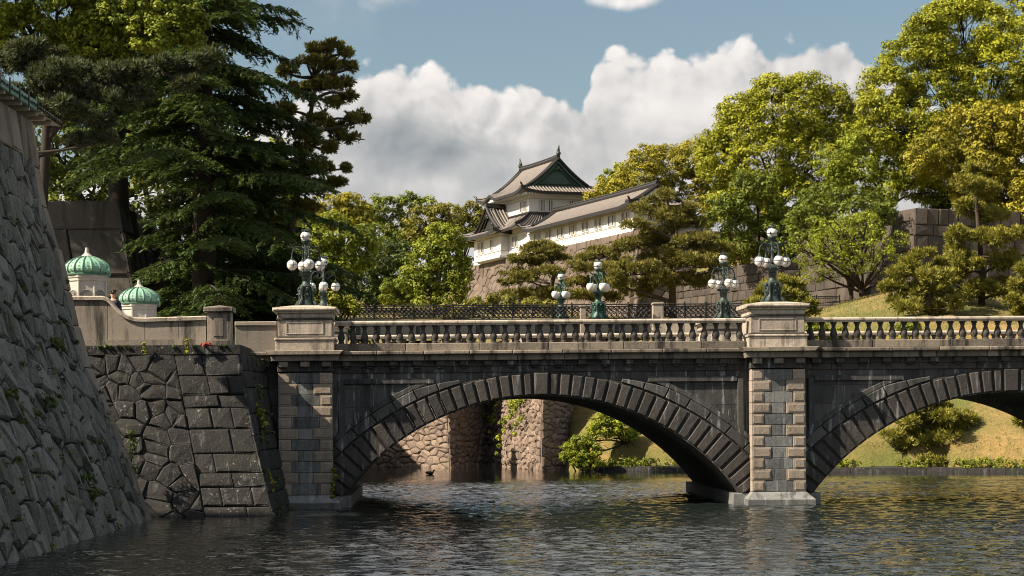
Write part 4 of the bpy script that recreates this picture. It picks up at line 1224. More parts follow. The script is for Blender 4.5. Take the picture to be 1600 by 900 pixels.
def castle_box(mb, a0, a1, b0, b1, z0, z1, mi=0, tone=.5):
    vs = [Q(a, b_, z) for z in (z0, z1) for b_ in (b0, b1) for a in (a0, a1)]
    mb.add(vs, [(0, 2, 3, 1), (4, 5, 7, 6), (0, 1, 5, 4), (2, 6, 7, 3), (0, 4, 6, 2), (1, 3, 7, 5)], tone, mi)
def curved_roof(ca_, cb_, L, W, ze, H, tg, parent, along='a', lift=.45, bump=None, ends=(True, True), thick_=.26, wallL=None, wallW=None, gable_mat='copper_dark', pitch=.40, sag=.35):
    """hip-and-gable tiled roof; L half length along the ridge, W half width, tg gable inset as a fraction of W"""
    def T(s, r, z):
        return Q(ca_ + s, cb_ + r, z) if along == 'a' else Q(ca_ + r, cb_ + s, z)
    def prof_(t): return (1 - sag) * t + sag * t * t
    def corner(s, r):
        ds = max(0, 1 - (L - abs(s)) / 3.2); dr = max(0, 1 - (W - abs(r)) / 3.2)
        return lift * (ds ** 2) * (dr ** 2)
    def bumpf(s, side, t):
        if bump is None or side != bump[0]: return 0
        x = (s - bump[1]) / bump[2]
        return bump[3] * max(0, 1 - t * 2.6) * math.exp(-x * x * 1.6)
    def zs_(s, r, t, side=0): return ze + H * prof_(t) + corner(s, r) * (1 - min(1, t * 1.6)) + bumpf(s, side, t)
    roof = MB(); edge = MB(); soff_ = MB(); ridge = MB()
    gs = L - tg * W
    for side in (-1, 1):
        sc_ = sorted(set(list(np.arange(-L, L, pitch / 4)) + [L])); eps = 1e-3
        cols = []
        for s in sc_:
            ta = (L - abs(s)) / W
            endon = ends[0] if s < 0 else ends[1]
            tm = min(1, ta) if (ta < tg and endon) else 1.0
            cols.append((s, tm))
        nt = 8; vs = []
        for s, tm in cols:
            c = .10 * max(-.35, math.cos(2 * PI * s / pitch))
            for j in range(nt + 1):
                t = tm * j / nt; r = side * W * (1 - t)
                vs.append(T(s, r, zs_(s, r, t, side) + c))
        fs = []
        for i in range(len(cols) - 1):
            for j in range(nt):
                a = i * (nt + 1) + j; q_ = (a, a + nt + 1, a + nt + 2, a + 1)
                fs.append(q_ if side < 0 else q_[::-1])
        o_ = len(roof.f); roof.add(vs, fs, .5)
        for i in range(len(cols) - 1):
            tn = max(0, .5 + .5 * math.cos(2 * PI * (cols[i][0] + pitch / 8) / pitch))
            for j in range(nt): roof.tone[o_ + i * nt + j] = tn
        # tile-end fascia and soffit
        N = 60; v1, v2 = [], []
        for i in range(N + 1):
            s = -L + 2 * L * i / N; z = zs_(s, side * W, 0, side)
            v1 += [T(s, side * (W + .02), z + .05), T(s, side * (W + .02), z - .26), T(s, side * (W - .25), z - .27)]
            wl = (wallL or L - 1.3); ww = (wallW or W - 1.3)
            v2 += [T(s * (L - .12) / L, side * (W - .2), z - .18), T(max(-wl, min(wl, s)), side * ww, z + .02 - (bumpf(s, side, 0) * .0))]
        edge.add(v1, [q_ for i in range(N) for q_ in ((i * 3, i * 3 + 3, i * 3 + 4, i * 3 + 1), (i * 3 + 1, i * 3 + 4, i * 3 + 5, i * 3 + 2))])
        soff_.add(v2, [(i * 2, i * 2 + 2, i * 2 + 3, i * 2 + 1) for i in range(N)])
    for k, e in enumerate((-1, 1)):
        if ends[k]:
            rc = np.arange(-W, W + 1e-6, pitch / 4); vs = []; nt = 5; cols = []
            for r in rc:
                tb = (W - abs(r)) / W; tm = min(tb, tg); cols.append(r); c = .10 * max(-.35, math.cos(2 * PI * r / pitch))
                for j in range(nt + 1):
                    t = tm * j / nt; s = e * (L - t * W)
                    vs.append(T(s, r, zs_(s, r, t) + c))
            fs = []
            for i in range(len(cols) - 1):
                for j in range(nt):
                    a = i * (nt + 1) + j; fs.append((a, a + nt + 1, a + nt + 2, a + 1))
            o_ = len(roof.f); roof.add(vs, fs, .5)
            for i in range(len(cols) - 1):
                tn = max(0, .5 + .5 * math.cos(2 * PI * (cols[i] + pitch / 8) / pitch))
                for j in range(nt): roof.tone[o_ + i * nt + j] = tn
            N = 40; v1, v2 = [], []
            for i in range(N + 1):
                r = -W + 2 * W * i / N; z = zs_(e * L, r, 0)
                v1 += [T(e * (L + .02), r, z + .05), T(e * (L + .02), r, z - .26), T(e * (L - .25), r, z - .27)]
                wl = (wallL or L - 1.3); ww = (wallW or W - 1.3)
                v2 += [T(e * (L - .2), r * (W - .12) / W, z - .18), T(e * wl, max(-ww, min(ww, r)), z + .02)]
            edge.add(v1, [q_ for i in range(N) for q_ in ((i * 3, i * 3 + 3, i * 3 + 4, i * 3 + 1), (i * 3 + 1, i * 3 + 4, i * 3 + 5, i * 3 + 2))])
            soff_.add(v2, [(i * 2, i * 2 + 2, i * 2 + 3, i * 2 + 1) for i in range(N)])
            # hip ridges
            for side in (-1, 1):
                pts_ = []
                for t in np.linspace(0, tg, 8):
                    s = e * (L - t * W); r = side * W * (1 - t); pts_.append(T(s, r, zs_(s, r, t) + .12))
                ridge.tube(pts_, .15, 6)
                p0 = pts_[0]; ridge.tube([p0, p0 + Vector((0, 0, .16)), T(e * (L + .28), side * (W + .28), zs_(e * L, side * W, 0) + .48)], [.15, .13, .04], 6)
                pts_ = []
                for t in np.linspace(tg, 1, 10):
                    s = e * gs; r = side * W * (1 - t); pts_.append(T(s + e * .10, r, zs_(s, r, t) + .14))
                ridge.tube(pts_, .15, 6)
                pts_ = [T(e * (gs - .75), side * W * (1 - t), zs_(gs, side * W * (1 - t), t) + .13) for t in np.linspace(max(.1, tg * .55), 1, 10)]
                ridge.tube(pts_, .12, 6)
                p0 = pts_[0]; ridge.sphere((p0.x, p0.y, p0.z + .1), .17, 8, 6)
    gbs = []
    for k, e in enumerate((-1, 1)):
        if not ends[k]: continue
        gb = MB(); gbs.append(gb)
        rs = np.linspace(-W * (1 - tg), W * (1 - tg), 25); vs = []
        for r in rs:
            t = 1 - abs(r) / W
            vs += [T(e * (gs - .35), r, zs_(gs, r, tg) - .1), T(e * (gs - .35), r, zs_(gs, r, t) - .05)]
        gb.add(vs, [(i * 2, i * 2 + 2, i * 2 + 3, i * 2 + 1) for i in range(24)])
        # barge boards and ornament
        for off, w_, dd in ((-.28, .16, -.05), (-.62, .05, -.2), (-.75, .05, -.2)):
            for side in (-1, 1):
                P_ = [T(e * (gs + dd), side * W * (1 - t), zs_(gs, side * W * (1 - t), t) + off) for t in np.linspace(tg + .02 + (0 if off > -.5 else .10), 1, 12)]
                gb.tube(P_, w_, 5)
        zc = ze + H - .95; c = T(e * (gs - .05), 0, zc)
        gb.sphere((c.x, c.y, c.z), .22, 10, 8)
        for sd in (-1, 1):
            gb.tube([T(e * (gs - .05), 0, zc), T(e * (gs - .05), sd * .3, zc - .25), T(e * (gs - .05), sd * .55, zc - .12)], [.12, .1, .04], 6)
        P_ = [T(e * (gs - .18), r, zs_(gs, W * (1 - tg), tg) + .28) for r in (-W * (1 - tg) * .72, W * (1 - tg) * .72)]
        gb.tube(P_, .07, 5)
    rr = gs + .12
    if not ends[0] and not ends[1]: rr = L
    N = 20; a0 = -rr if ends[0] else -L; a1 = rr if ends[1] else L
    pts_ = [T(a0 + (a1 - a0) * i / N, 0, ze + H + .16 + .12 * abs(2 * i / N - 1) ** 3) for i in range(N + 1)]
    ridge.tube(pts_, .22, 8)
    ridge.tube([p + Vector((0, 0, .26)) for p in pts_], .10, 6)
    o = roof.build('roof', 'tile', parent)
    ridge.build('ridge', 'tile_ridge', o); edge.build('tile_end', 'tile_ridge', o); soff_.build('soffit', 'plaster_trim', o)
    for gb in gbs: gb.build('gable', gable_mat, o)
    return o, pts_
def finial(p, d, parent, h=1.15):
    """fish-shaped ridge ornament: head on the ridge, tail up"""
    mb = MB(); p = Vector(p); d = Vector(d).normalized()
    mb.sphere((p.x, p.y, p.z + .18), .26, 10, 8)
    mb.tube([p + Vector((0, 0, .1)), p + d * .10 + Vector((0, 0, .42)), p - d * .02 + Vector((0, 0, .70)), p - d * .10 + Vector((0, 0, .92)), p - d * .04 + Vector((0, 0, h))], [.24, .19, .12, .07, .02], 8)
    mb.tube([p - d * .06 + Vector((0, 0, .85)), p - d * .28 + Vector((0, 0, 1.02))], [.07, .02], 6)
    mb.tube([p + d * .08 + Vector((0, 0, .5)), p + d * .3 + Vector((0, 0, .62))], [.08, .02], 6)
    mb.build('finial', 'bronze', parent)
def window(parent, a, b_, face, w_, z0, z1, bars=3, mat='window_grey'):
    """slatted window in a plaster face; face 'v' looks to -V2 (width along a), face 'u' looks to +U2 (width along b)"""
    mb = MB()
    if face == 'v': castle_box(mb, a - w_ / 2, a + w_ / 2, b_ - .03, b_ + .05, z0, z1)
    else: castle_box(mb, a - .05, a + .03, b_ - w_ / 2, b_ + w_ / 2, z0, z1)
    fr_ = mb.build('window', mat, parent)
    mb = MB()
    for k in range(bars):
        c = (k + .5) / bars * w_ - w_ / 2
        if face == 'v': castle_box(mb, a + c - .045, a + c + .045, b_ - .075, b_ - .02, z0, z1)
        else: castle_box(mb, a + .02, a + .075, b_ + c - .045, b_ + c + .045, z0, z1)
    mb.build('bars', 'plaster', fr_)
    # plaster surround set proud of the wall
    mb = MB(); e = .07
    for (c0, c1, za, zb) in ((-w_ / 2 - e, w_ / 2 + e, z1, z1 + e), (-w_ / 2 - e, w_ / 2 + e, z0 - e, z0), (-w_ / 2 - e, -w_ / 2, z0, z1), (w_ / 2, w_ / 2 + e, z0, z1)):
        if face == 'v': castle_box(mb, a + c0, a + c1, b_ - .10, b_ + .02, za, zb)
        else: castle_box(mb, a - .02, a + .10, b_ + c0, b_ + c1, za, zb)
    mb.build('frame', 'plaster', fr_)
def band(mb, a0, a1, b0, b1, z, h=.10, pr=.045): castle_box(mb, a0 - pr, a1 + pr, b0 - pr, b1 + pr, z, z + h)

keep = empty('castle_keep', tuple(Q(-6, 4, ZB)), 'white two-storey castle keep with dark tiled gables and fish finials on the hill', 'castle keep')
mb = MB()
castle_box(mb, -15.3, 0, 0, 9.6, ZB, 24.6); castle_box(mb, -12.2, -4.2, -1.0, .2, ZB + .35, 24.5)
castle_box(mb, -12.5, -3.9, -1.25, .2, ZB + .15, ZB + .38)
castle_box(mb, -11.8, -4.6, -.9, .2, ZB, ZB + .15)
castle_box(mb, -12.3, -1.0, 1.2, 8.4, 24.6, 28.5)
mb.build('wall', 'plaster', keep)
mb = MB()
band(mb, -15.3, 0, 0, 9.6, 21.55); band(mb, -15.3, 0, 0, 9.6, 23.75)
castle_box(mb, -12.25, -4.15, -1.06, .1, 23.65, 23.75); castle_box(mb, -12.25, -4.15, -1.06, .1, 22.0, 22.08)
band(mb, -12.3, -1.0, 1.2, 8.4, 27.6, .10, .06); band(mb, -12.3, -1.0, 1.2, 8.4, 26.15, .08, .05)
mb.build('string_course', 'plaster_trim', keep)
for a in (-11.0, -9.9, -6.9): window(keep, a, -1.0, 'v', .66, 22.3, 23.5, 1)
for a in (-2.75, -1.75): window(keep, a, 0, 'v', .66, 22.3, 23.5, 1)
for a in (-10.2, -9.2, -3.1, -2.1): window(keep, a, 1.2, 'v', .66, 26.35, 27.5, 1)
for b_ in (2.75, 3.75, 6.35, 7.35): window(keep, -1.0, b_, 'u', .64, 26.25, 27.5, 3, 'window_dark')
mb = MB(); castle_box(mb, -.02, .06, .9, 1.6, 22.4, 23.5); mb.build('shutter', 'window_grey', keep)
mb = MB()
for i in range(26):                          # rafter ends under the upper eaves
    b_ = 1.2 - .9 + i * .36
    castle_box(mb, -1.0, .30, b_, b_ + .15, 28.02, 28.2)
for i in range(34):
    a = -13.2 + i * .36
    castle_box(mb, a, a + .15, -.10, 1.2, 28.02, 28.2)
mb.build('rafter_ends', 'plaster', keep)
# skirt roof of the lower storey around the upper walls
def skirt(parent, a0, a1, b0, b1, A0, A1, B0, B1, z0, z1):
    rf, ed, so, ri = MB(), MB(), MB(), MB()
    sides = [((A0, B0), (A1, B0), (a1, b0), (a0, b0)), ((A1, B0), (A1, B1), (a1, b1), (a1, b0)), ((A1, B1), (A0, B1), (a0, b1), (a1, b1)), ((A0, B1), (A0, B0), (a0, b0), (a0, b1))]
    for (o0, o1, i1, i0) in sides:
        Lo = math.hypot(o1[0] - o0[0], o1[1] - o0[1]); n = int(Lo / .0825)
        vs = []; nt = 5
        for i in range(n + 1):
            f = i / n; c = .09 * max(-.35, math.cos(2 * PI * f * Lo / .40)); lf = .35 * (abs(2 * f - 1) ** 8)
            for j in range(nt + 1):
                t = j / nt; g0 = (o0[0] + (i0[0] - o0[0]) * t, o0[1] + (i0[1] - o0[1]) * t); g1 = (o1[0] + (i1[0] - o1[0]) * t, o1[1] + (i1[1] - o1[1]) * t)
                vs.append(Q(g0[0] + (g1[0] - g0[0]) * f, g0[1] + (g1[1] - g0[1]) * f, z0 + (z1 - z0) * (.7 * t + .3 * t * t) + c + lf * (1 - t) ** 2))
        rf.add(vs, [(i * (nt + 1) + j, (i + 1) * (nt + 1) + j, (i + 1) * (nt + 1) + j + 1, i * (nt + 1) + j + 1) for i in range(n) for j in range(nt)], .5)
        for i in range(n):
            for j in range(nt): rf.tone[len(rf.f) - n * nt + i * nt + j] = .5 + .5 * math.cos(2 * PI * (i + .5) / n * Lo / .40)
        N = 40; v1 = []; v2 = []
        for i in range(N + 1):
            f = i / N; lf = .35 * (abs(2 * f - 1) ** 8); a, b_ = o0[0] + (o1[0] - o0[0]) * f, o0[1] + (o1[1] - o0[1]) * f
            ia, ib_ = i0[0] + (i1[0] - i0[0]) * f, i0[1] + (i1[1] - i0[1]) * f
            v1 += [Q(a, b_, z0 + lf + .05), Q(a, b_, z0 + lf - .26)]; v2 += [Q(a + (ia - a) * .06, b_ + (ib_ - b_) * .06, z0 + lf - .17), Q(a + (ia - a) * .6, b_ + (ib_ - b_) * .6, z0 + .15)]
        qd = [(i * 2, i * 2 + 2, i * 2 + 3, i * 2 + 1) for i in range(N)]
        ed.add(v1, qd); so.add(v2, qd)
        pts_ = [Q(o0[0] + (i0[0] - o0[0]) * t, o0[1] + (i0[1] - o0[1]) * t, z0 + (z1 - z0) * (.7 * t + .3 * t * t) + .35 * (1 - t) ** 2 + .12) for t in np.linspace(-.03, 1, 8)]
        ri.tube(pts_, .15, 6); ri.tube([pts_[0], pts_[0] + Vector((0, 0, .3))], [.15, .06], 6)
    pts_ = [Q(a0 - .1, b0 - .1, z1 + .1), Q(a1 + .1, b0 - .1, z1 + .1), Q(a1 + .1, b1 + .1, z1 + .1), Q(a0 - .1, b1 + .1, z1 + .1)]
    ri.tube(pts_, .14, 6, closed=True)
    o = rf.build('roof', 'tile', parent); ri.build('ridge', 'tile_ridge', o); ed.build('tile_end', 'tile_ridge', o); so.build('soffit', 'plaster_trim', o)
skirt(keep, -12.3, -1.0, 1.2, 8.4, -16.6, 1.2, -1.3, 10.9, 24.25, 25.95)
curved_roof(-8.2, 1.6, 3.9, 5.0, 24.05, 3.2, .24, keep, 'b', .4, ends=(True, False), wallL=2.7, wallW=4.0, gable_mat='tile_ridge', sag=.5)
o, rp = curved_roof(-6.65, 4.8, 7.15, 5.1, 28.32, 3.85, .30, keep, 'a', .5, bump=(-1, -2.9, 1.4, .55), wallL=5.66, wallW=3.62, sag=.42)
mb = MB()                                    # white filler and dark arch under the curved eave
mb.add([Q(-9.5 + math.cos(s) * .8, -.05, 28.1 + math.sin(s) * .38) for s in np.linspace(0, PI, 14)] + [Q(-9.5 + math.cos(s) * .8, .6, 28.1 + math.sin(s) * .38) for s in np.linspace(0, PI, 14)],
       [tuple(range(14))] + [(i, i + 1, 15 + i, 14 + i) for i in range(13)]); mb.build('eave_arch', 'plaster', keep)
finial(rp[0] + Vector((0, 0, .2)), U2, keep); finial(rp[-1] + Vector((0, 0, .2)), -U2, keep)

wing = empty('castle_wing', tuple(Q(15, 2.5, ZB)), 'long low white castle wing with paired slit windows and pale tiled roof', 'castle wing')
mb = MB(); castle_box(mb, .02, 28.7, 0, 5.0, ZB, 23.75); mb.build('wall', 'plaster', wing)
mb = MB(); band(mb, .06, 28.7, 0, 5.0, 21.95, .09, .045); band(mb, .06, 28.7, 0, 5.0, 23.3, .08, .045)
for i in range(70): castle_box(mb, 2 + i * .385, 2 + i * .385 + .16, -.75, 0, 23.50, 23.66)
mb.build('string_course', 'plaster_trim', wing)
for i in range(8):
    a = 4.3 + i * 3.22
    for s in (-.50, .50): window(wing, a + s, 0, 'v', .66, 22.2, 23.2, 1)
for b_ in (1.8, 3.0): window(wing, 28.7, b_, 'u', .6, 22.25, 23.2, 2)
o, rp = curved_roof(15.9, 2.5, 13.9, 3.55, 23.62, 2.0, .30, wing, 'a', .35, wallL=12.8, wallW=2.5, gable_mat='plaster')
wv = P(1040, 372, 188); wv2 = P(1093, 372, 190)
mb = MB(); mb.box(wv.x, wv2.x, 188, 188.7, 19.0, P(1080, 354, 188).z); mb.box(wv.x - .1, wv2.x + .1, 187.6, 189.1, P(1080, 354, 188).z, P(1080, 350, 188).z)
tag(mb.build('plaster_wall', 'plaster'), 'short white plaster wall piece half hidden behind the big pine', 'plaster wall')

# ------------------------------------------------------------------ foliage
def unit(r, n):
    v = r.normal(0, 1, (n, 3)); return v / np.linalg.norm(v, axis=1, keepdims=True)
def norm_(v): return v / np.maximum(np.linalg.norm(v, axis=-1, keepdims=True), 1e-9)
def leaf_quads(pos, nrm, size, r, aspect=.55, axis_hint=None):
    """rhombic leaves: pos (N,3), nrm (N,3), size (N,)"""
    n = len(pos); h = unit(r, n) if axis_hint is None else axis_hint
    t = norm_(np.cross(nrm, h)) if axis_hint is None else norm_(h - nrm * (h * nrm).sum(1, keepdims=True))
    b_ = np.cross(nrm, t); s = size[:, None]
    return np.stack([pos - t * s * .5, pos + b_ * s * .5 * aspect + nrm * s * .06, pos + t * s * .5, pos - b_ * s * .5 * aspect + nrm * s * .06], 1)
NQ = [0]
def leaf_obj(name, chunks, tones, mat, parent=None, origin=None):
    v = np.concatenate(chunks).astype(np.float32); tn = np.concatenate(tones).astype(np.float32)
    o = np.array(ORG[parent.name] if parent is not None else origin, dtype=np.float32)
    n = len(v); NQ[0] += n; me = bpy.data.meshes.new(name)
    me.vertices.add(n * 4); me.vertices.foreach_set('co', (v.reshape(-1, 3) - o).ravel())
    me.loops.add(n * 4); me.loops.foreach_set('vertex_index', np.arange(n * 4, dtype=np.int32))
    me.polygons.add(n); me.polygons.foreach_set('loop_start', np.arange(0, n * 4, 4, dtype=np.int32))
    at = me.attributes.new('tone', 'FLOAT', 'FACE'); at.data.foreach_set('value', np.clip(tn, 0, 1))
    me.materials.append(M[mat]); me.update(calc_edges=True)
    ob = bpy.data.objects.new(name, me); COL.objects.link(ob)
    if parent is not None: ob.parent = parent
    else: ob.location = o.tolist()
    ORG[ob.name] = tuple(o)
    return ob
def clumps(cent, rad, per, size, r, flat=.8, shell=.45, updir=.35, aspect=.55, ctone=None):
    n = len(cent); c = np.repeat(cent, per, 0); rr = np.repeat(rad, per)
    d = unit(r, n * per); d[:, 2] = np.abs(d[:, 2]) * np.where(r.random(n * per) < .72, 1, -1)
    pos = c + d * (rr * (shell + (1 - shell) * r.random(n * per)))[:, None] * np.array([1, 1, flat])
    nr = norm_(d * 1.1 + unit(r, n * per) * .55 + np.array([0, 0, updir]))
    ct = r.random(n) if ctone is None else ctone
    tone = np.repeat(ct, per) * .75 + r.random(n * per) * .25
    return leaf_quads(pos, nr, size * (.5 + 1.1 * r.random(n * per) ** 1.6), r, aspect), tone
def limb(mb, a, b_, r0, r1, r, n=6, sag=.12):
    a, b_ = np.array(a), np.array(b_); L = np.linalg.norm(b_ - a); pts = []
    off = r.normal(0, .08, 3) * min(L, 3.5)
    for i in range(n + 1):
        t = i / n; p = a + (b_ - a) * t + off * math.sin(PI * t) + np.array([0, 0, sag * L * math.sin(PI * t) * .6])
        pts.append(p)
    mb.tube(pts, [r0 + (r1 - r0) * (i / n) for i in range(n + 1)], 6)
def px_lobes(lst, Y, r, ydepth=.55):
    c, rad = [], []
    for q_ in lst:
        px, py, rp = q_[:3]; dy = q_[3] if len(q_) > 3 else r.uniform(-1, 1) * ydepth * rp / F * Y
        y = Y + dy; c.append(tuple(P(px, py, y))); rad.append(rp / F * y)
    return np.array(c), np.array(rad)
TREES = 'trees'
def broadleaf(name, label, base, lobes, Y, mat, seed, clump=.85, leaf=.30, per=42, dens=1.0, flat=.85, group=None, trunk_r=.26, limb_n=None, bark='bark', cat='tree', fork=.45, gap=.0, jit=.16, swell=1.0):
    """base: (px, Y) foot on the ground; lobes: list of (px, py, radius px[, dy])"""
    r = np.random.default_rng(seed)
    C_, Rd = px_lobes(lobes, Y, r); Rd = Rd * swell
    bp = P(base[0], 400, base[1]); bz = float(ground_z(bp.x, bp.y)) - .1
    root = empty(name, (bp.x, bp.y, bz), label, cat, group)
    cs, rs, tones = [], [], []
    for c, R_ in zip(C_, Rd):
        n = int(dens * 4 * PI * R_ ** 2 / (clump ** 2 * 1.25)) + 6
        d = unit(r, n)
        p = c + d * (R_ * (1 - r.random(n) ** 2 * .5))[:, None] * np.array([1, 1, flat])
        p += r.normal(0, jit * clump, (n, 3))
        keep_ = np.ones(n, bool)
        for c2, R2 in zip(C_, Rd):
            if c2 is c: continue
            q_ = (p - c2) / np.array([1, 1, flat]); keep_ &= (np.linalg.norm(q_, axis=1) > R2 * .72)
        keep_ &= p[:, 2] > bz + .3
        keep_ &= r.random(n) > gap
        p = p[keep_]; cs.append(p); rs.append(clump * r.uniform(.5, 1.2, len(p))); tones.append(np.clip(r.normal(.5, .22) * .4 + r.random(len(p)) * .7, 0, 1))
    cs = np.concatenate(cs); rs = np.concatenate(rs); tn = np.concatenate(tones)
    q_, t_ = clumps(cs, rs, int(per * 2.5), leaf * .85, r, .75, ctone=tn, aspect=.70)
    leaf_obj('crown', [q_], [t_], mat, root)
    mb = MB(); cen = C_.mean(0); b0 = np.array([bp.x, bp.y, bz - .3]); fk = b0 + (cen - b0) * fork
    fk[0] = bp.x + (cen[0] - bp.x) * .25; fk[1] = bp.y + (cen[1] - bp.y) * .25
    limb(mb, b0, fk, trunk_r, trunk_r * .7, r, 8, 0)
    mb.lathe([(trunk_r * 1.7, bz - .3), (trunk_r * 1.2, bz + .25), (trunk_r, bz + .7)], bp.x, bp.y, 8)
    for c, R_ in zip(C_, Rd):
        limb(mb, fk + (b0 - fk) * r.uniform(0, .25), c, trunk_r * .45, .05, r, 6)
        for k in range(5):
            e = c + unit(r, 1)[0] * R_ * .85
            limb(mb, c + (fk - c) * r.uniform(.05, .4), e, trunk_r * .16, .02, r, 4)
    mb.build('trunk', bark, root, True)
    return root
def pine_pads(C_, Rd, r, flat=.42, tuft=.34, dens=26, up=.55, width=.16):
    """needle tufts filling flattened pads"""
    vs, tn = [], []
    for c, R_ in zip(C_, Rd):
        n = int(dens * R_ ** 2 * 4) + 10
        d = unit(r, n); rr = (r.random(n) ** .45)
        sub = c + d * (R_ * rr)[:, None] * np.array([1, 1, flat])
        k = 9; p = np.repeat(sub, k, 0); m_ = len(p)
        dirs = norm_(unit(r, m_) * .7 + np.array([0, 0, up]) + np.repeat(d, k, 0) * .7)
        L = tuft * r.uniform(.7, 1.3, m_)
        side = norm_(np.cross(dirs, unit(r, m_)))
        nr = np.cross(side, dirs)
        pos = p + dirs * (L * .5)[:, None]
        vs.append(leaf_quads(pos, nr, L, r, width, dirs)); tn.append(np.clip(np.repeat(r.random(n) * .6 + .25 * (d[:, 2] > 0), k) + r.random(m_) * .25, 0, 1))
    return vs, tn
def pine(name, label, base, trunk, pads, Y, mat, seed, group=None, tuft=.34, dens=26, flat=.42, tr=.22, sub=3, width=.17, ydepth=1.2, bark='bark_pine'):
    """trunk: list of (px, py) up the stem; pads: (px, py, radius px)"""
    r = np.random.default_rng(seed)
    bp = P(base[0], 400, base[1]); bz = float(ground_z(bp.x, bp.y)) - .1
    root = empty(name, (bp.x, bp.y, bz), label, 'pine tree', group)
    C_, Rd = px_lobes(pads, Y, r, ydepth)
    c2, r2 = [], []
    for c, R_ in zip(C_, Rd):
        for k in range(sub + 2):
            o = unit(r, 1)[0] * R_ * r.uniform(.4, 1.15) * np.array([1, 1, .32]); c2.append(c + o); r2.append(R_ * r.uniform(.26, .50))
    C2, R2 = np.array(c2), np.array(r2)
    # keep tufts above the ground
    gz = ground_z(C2[:, 0], C2[:, 1]); C2[:, 2] = np.maximum(C2[:, 2], gz + .3)
    vs, tn = pine_pads(C2, R2, r, flat, tuft, dens, width=width)
    leaf_obj('crown', vs, tn, mat, root)
    mb = MB(); pts = [np.array([bp.x, bp.y, bz - .3])] + [np.array(P(a, b_, Y + r.uniform(-.15, .15))) for a, b_ in trunk]
    n = len(pts); mb.tube(pts, [tr * (1 - .75 * i / (n - 1)) for i in range(n)], 8)
    pts = np.array(pts)
    for c, R_ in zip(C_, Rd):
        cand = [p for p in np.concatenate([pts[:-1] * (1 - t) + pts[1:] * t for t in (.0, .33, .66)]) if p[2] < c[2] + .6]
        if not cand: cand = [pts[0]]
        a = min(cand, key=lambda p: np.linalg.norm(p - c) + .4 * abs(p[2] - (c[2] - .35 * abs(p[0] - c[0]))))
        limb(mb, a, c - np.array([0, 0, R_ * .2]), tr * .42, .04, r, 6, .05)
        for k in range(3):
            limb(mb, c + (a - c) * r.uniform(.1, .4), c + unit(r, 1)[0] * R_ * np.array([.8, .8, .2]), tr * .16, .02, r, 3, .02)
    mb.build('trunk', bark, root, True)
    return root
def auto_pads(px, ytop, ybot, wtop, wbot, n, r, size=(.35, .55)):
    out = []
    for k in range(n):
        t = (k + .5) / n; y = ytop + (ybot - ytop) * t; w_ = wtop + (wbot - wtop) * t
        m_ = 1 if t < .08 else (2 if t < .4 else 3)
        for j in range(m_):
            out.append((px + (r.random() * 2 - 1) * w_ * .8, y + r.uniform(-8, 8), max(6, w_ * r.uniform(*size))))
    return out
def cedar(name, label, px, Y, ztop, zlow, reach, seed, mat='nd_cedar', tr=.55, whorl=.75, group=None, side=None):
    """tiered conifer with drooping sprays; reach(t) radius at t=0 bottom .. 1 top"""
    r = np.random.default_rng(seed)
    bp = P(px, 400, Y); bz = float(ground_z(bp.x, bp.y)) - .1
    root = empty(name, (bp.x, bp.y, bz), label, 'conifer tree', group)
    mb = MB(); lean = r.normal(0, .3, 2)
    mb.tube([(bp.x, bp.y, bz - .3), (bp.x + lean[0] * .3, bp.y + lean[1] * .3, bz + (ztop - bz) * .35), (bp.x + lean[0], bp.y + lean[1], bz + (ztop - bz) * .7), (bp.x, bp.y, ztop)], [tr * 1.2, tr, tr * .6, .06], 9)
    P0, D0, N0, S0, T0 = [], [], [], [], []
    z = zlow
    while z < ztop - .3:
        t = (z - zlow) / (ztop - zlow); nb = r.integers(3, 6)
        ph = r.uniform(0, 2 * PI)
        for k in range(nb):
            a = ph + 2 * PI * k / nb + r.normal(0, .25); L = reach(t) * (r.uniform(.45, .8) if r.random() < .4 else r.uniform(.85, 1.3)); up_ = r.uniform(-.04, .30); dr_ = r.uniform(.18, .42)
            if side is not None and z < side and math.cos(a) < .25: L *= .42
            d = np.array([math.cos(a), math.sin(a), 0]); s_ = np.array([-d[1], d[0], 0]); zz = z + r.uniform(-.6, .6)
            def bpnt(u): return np.array([bp.x, bp.y, zz]) + d * L * u + np.array([0, 0, L * (up_ * u - dr_ * u * u)])
            mb.tube([bpnt(u) for u in (0, .25, .5, .75, 1)], [tr * .22 * (1 - t * .6), tr * .18 * (1 - t * .6), .05, .035, .015], 5)
            nn = max(4, int(L / .42)); bt = r.random()
            for i in range(nn):
                u = .18 + .82 * (i + r.random() * .6) / nn; p = bpnt(min(u, 1.0)); bl_ = (.35 + 1.2 * (1 - u) + .8 * r.random() ** 2) * min(1.0, L / 4.0) + .25
                for sg in (-1, 1):
                    dd = norm_(d * r.uniform(.5, .9) + s_ * sg * r.uniform(.7, 1.1)); m_ = max(3, int(bl_ / .11))
                    uu = (np.arange(m_) + r.random(m_) * .5) / m_
                    q_ = p + dd * (bl_ * uu)[:, None] + np.array([0, 0, -1]) * (bl_ * .42 * uu ** 2)[:, None]
                    for rep in range(3):
                        P0.append(q_ + r.normal(0, .05, q_.shape)); ddn = norm_(dd * .9 + unit(r, m_) * .45 + np.array([0, 0, -.85])); D0.append(ddn)
                        N0.append(norm_(unit(r, m_) * .7 + np.array([0, 0, .9]))); S0.append(r.uniform(.20, .42, m_)); T0.append(np.clip(bt * .4 + uu * .35 + r.random(m_) * .3, 0, 1))
        z += whorl * r.uniform(.7, 1.3) * (1 - .35 * t)
    pos, D, N_, S_, T_ = map(np.concatenate, (P0, D0, N0, S0, T0))
    leaf_obj('crown', [leaf_quads(pos + D * (S_ * .5)[:, None], N_, S_ * 1.15, r, .26, D)], [T_], mat, root)
    mb.build('trunk', 'bark', root, True)
    return root

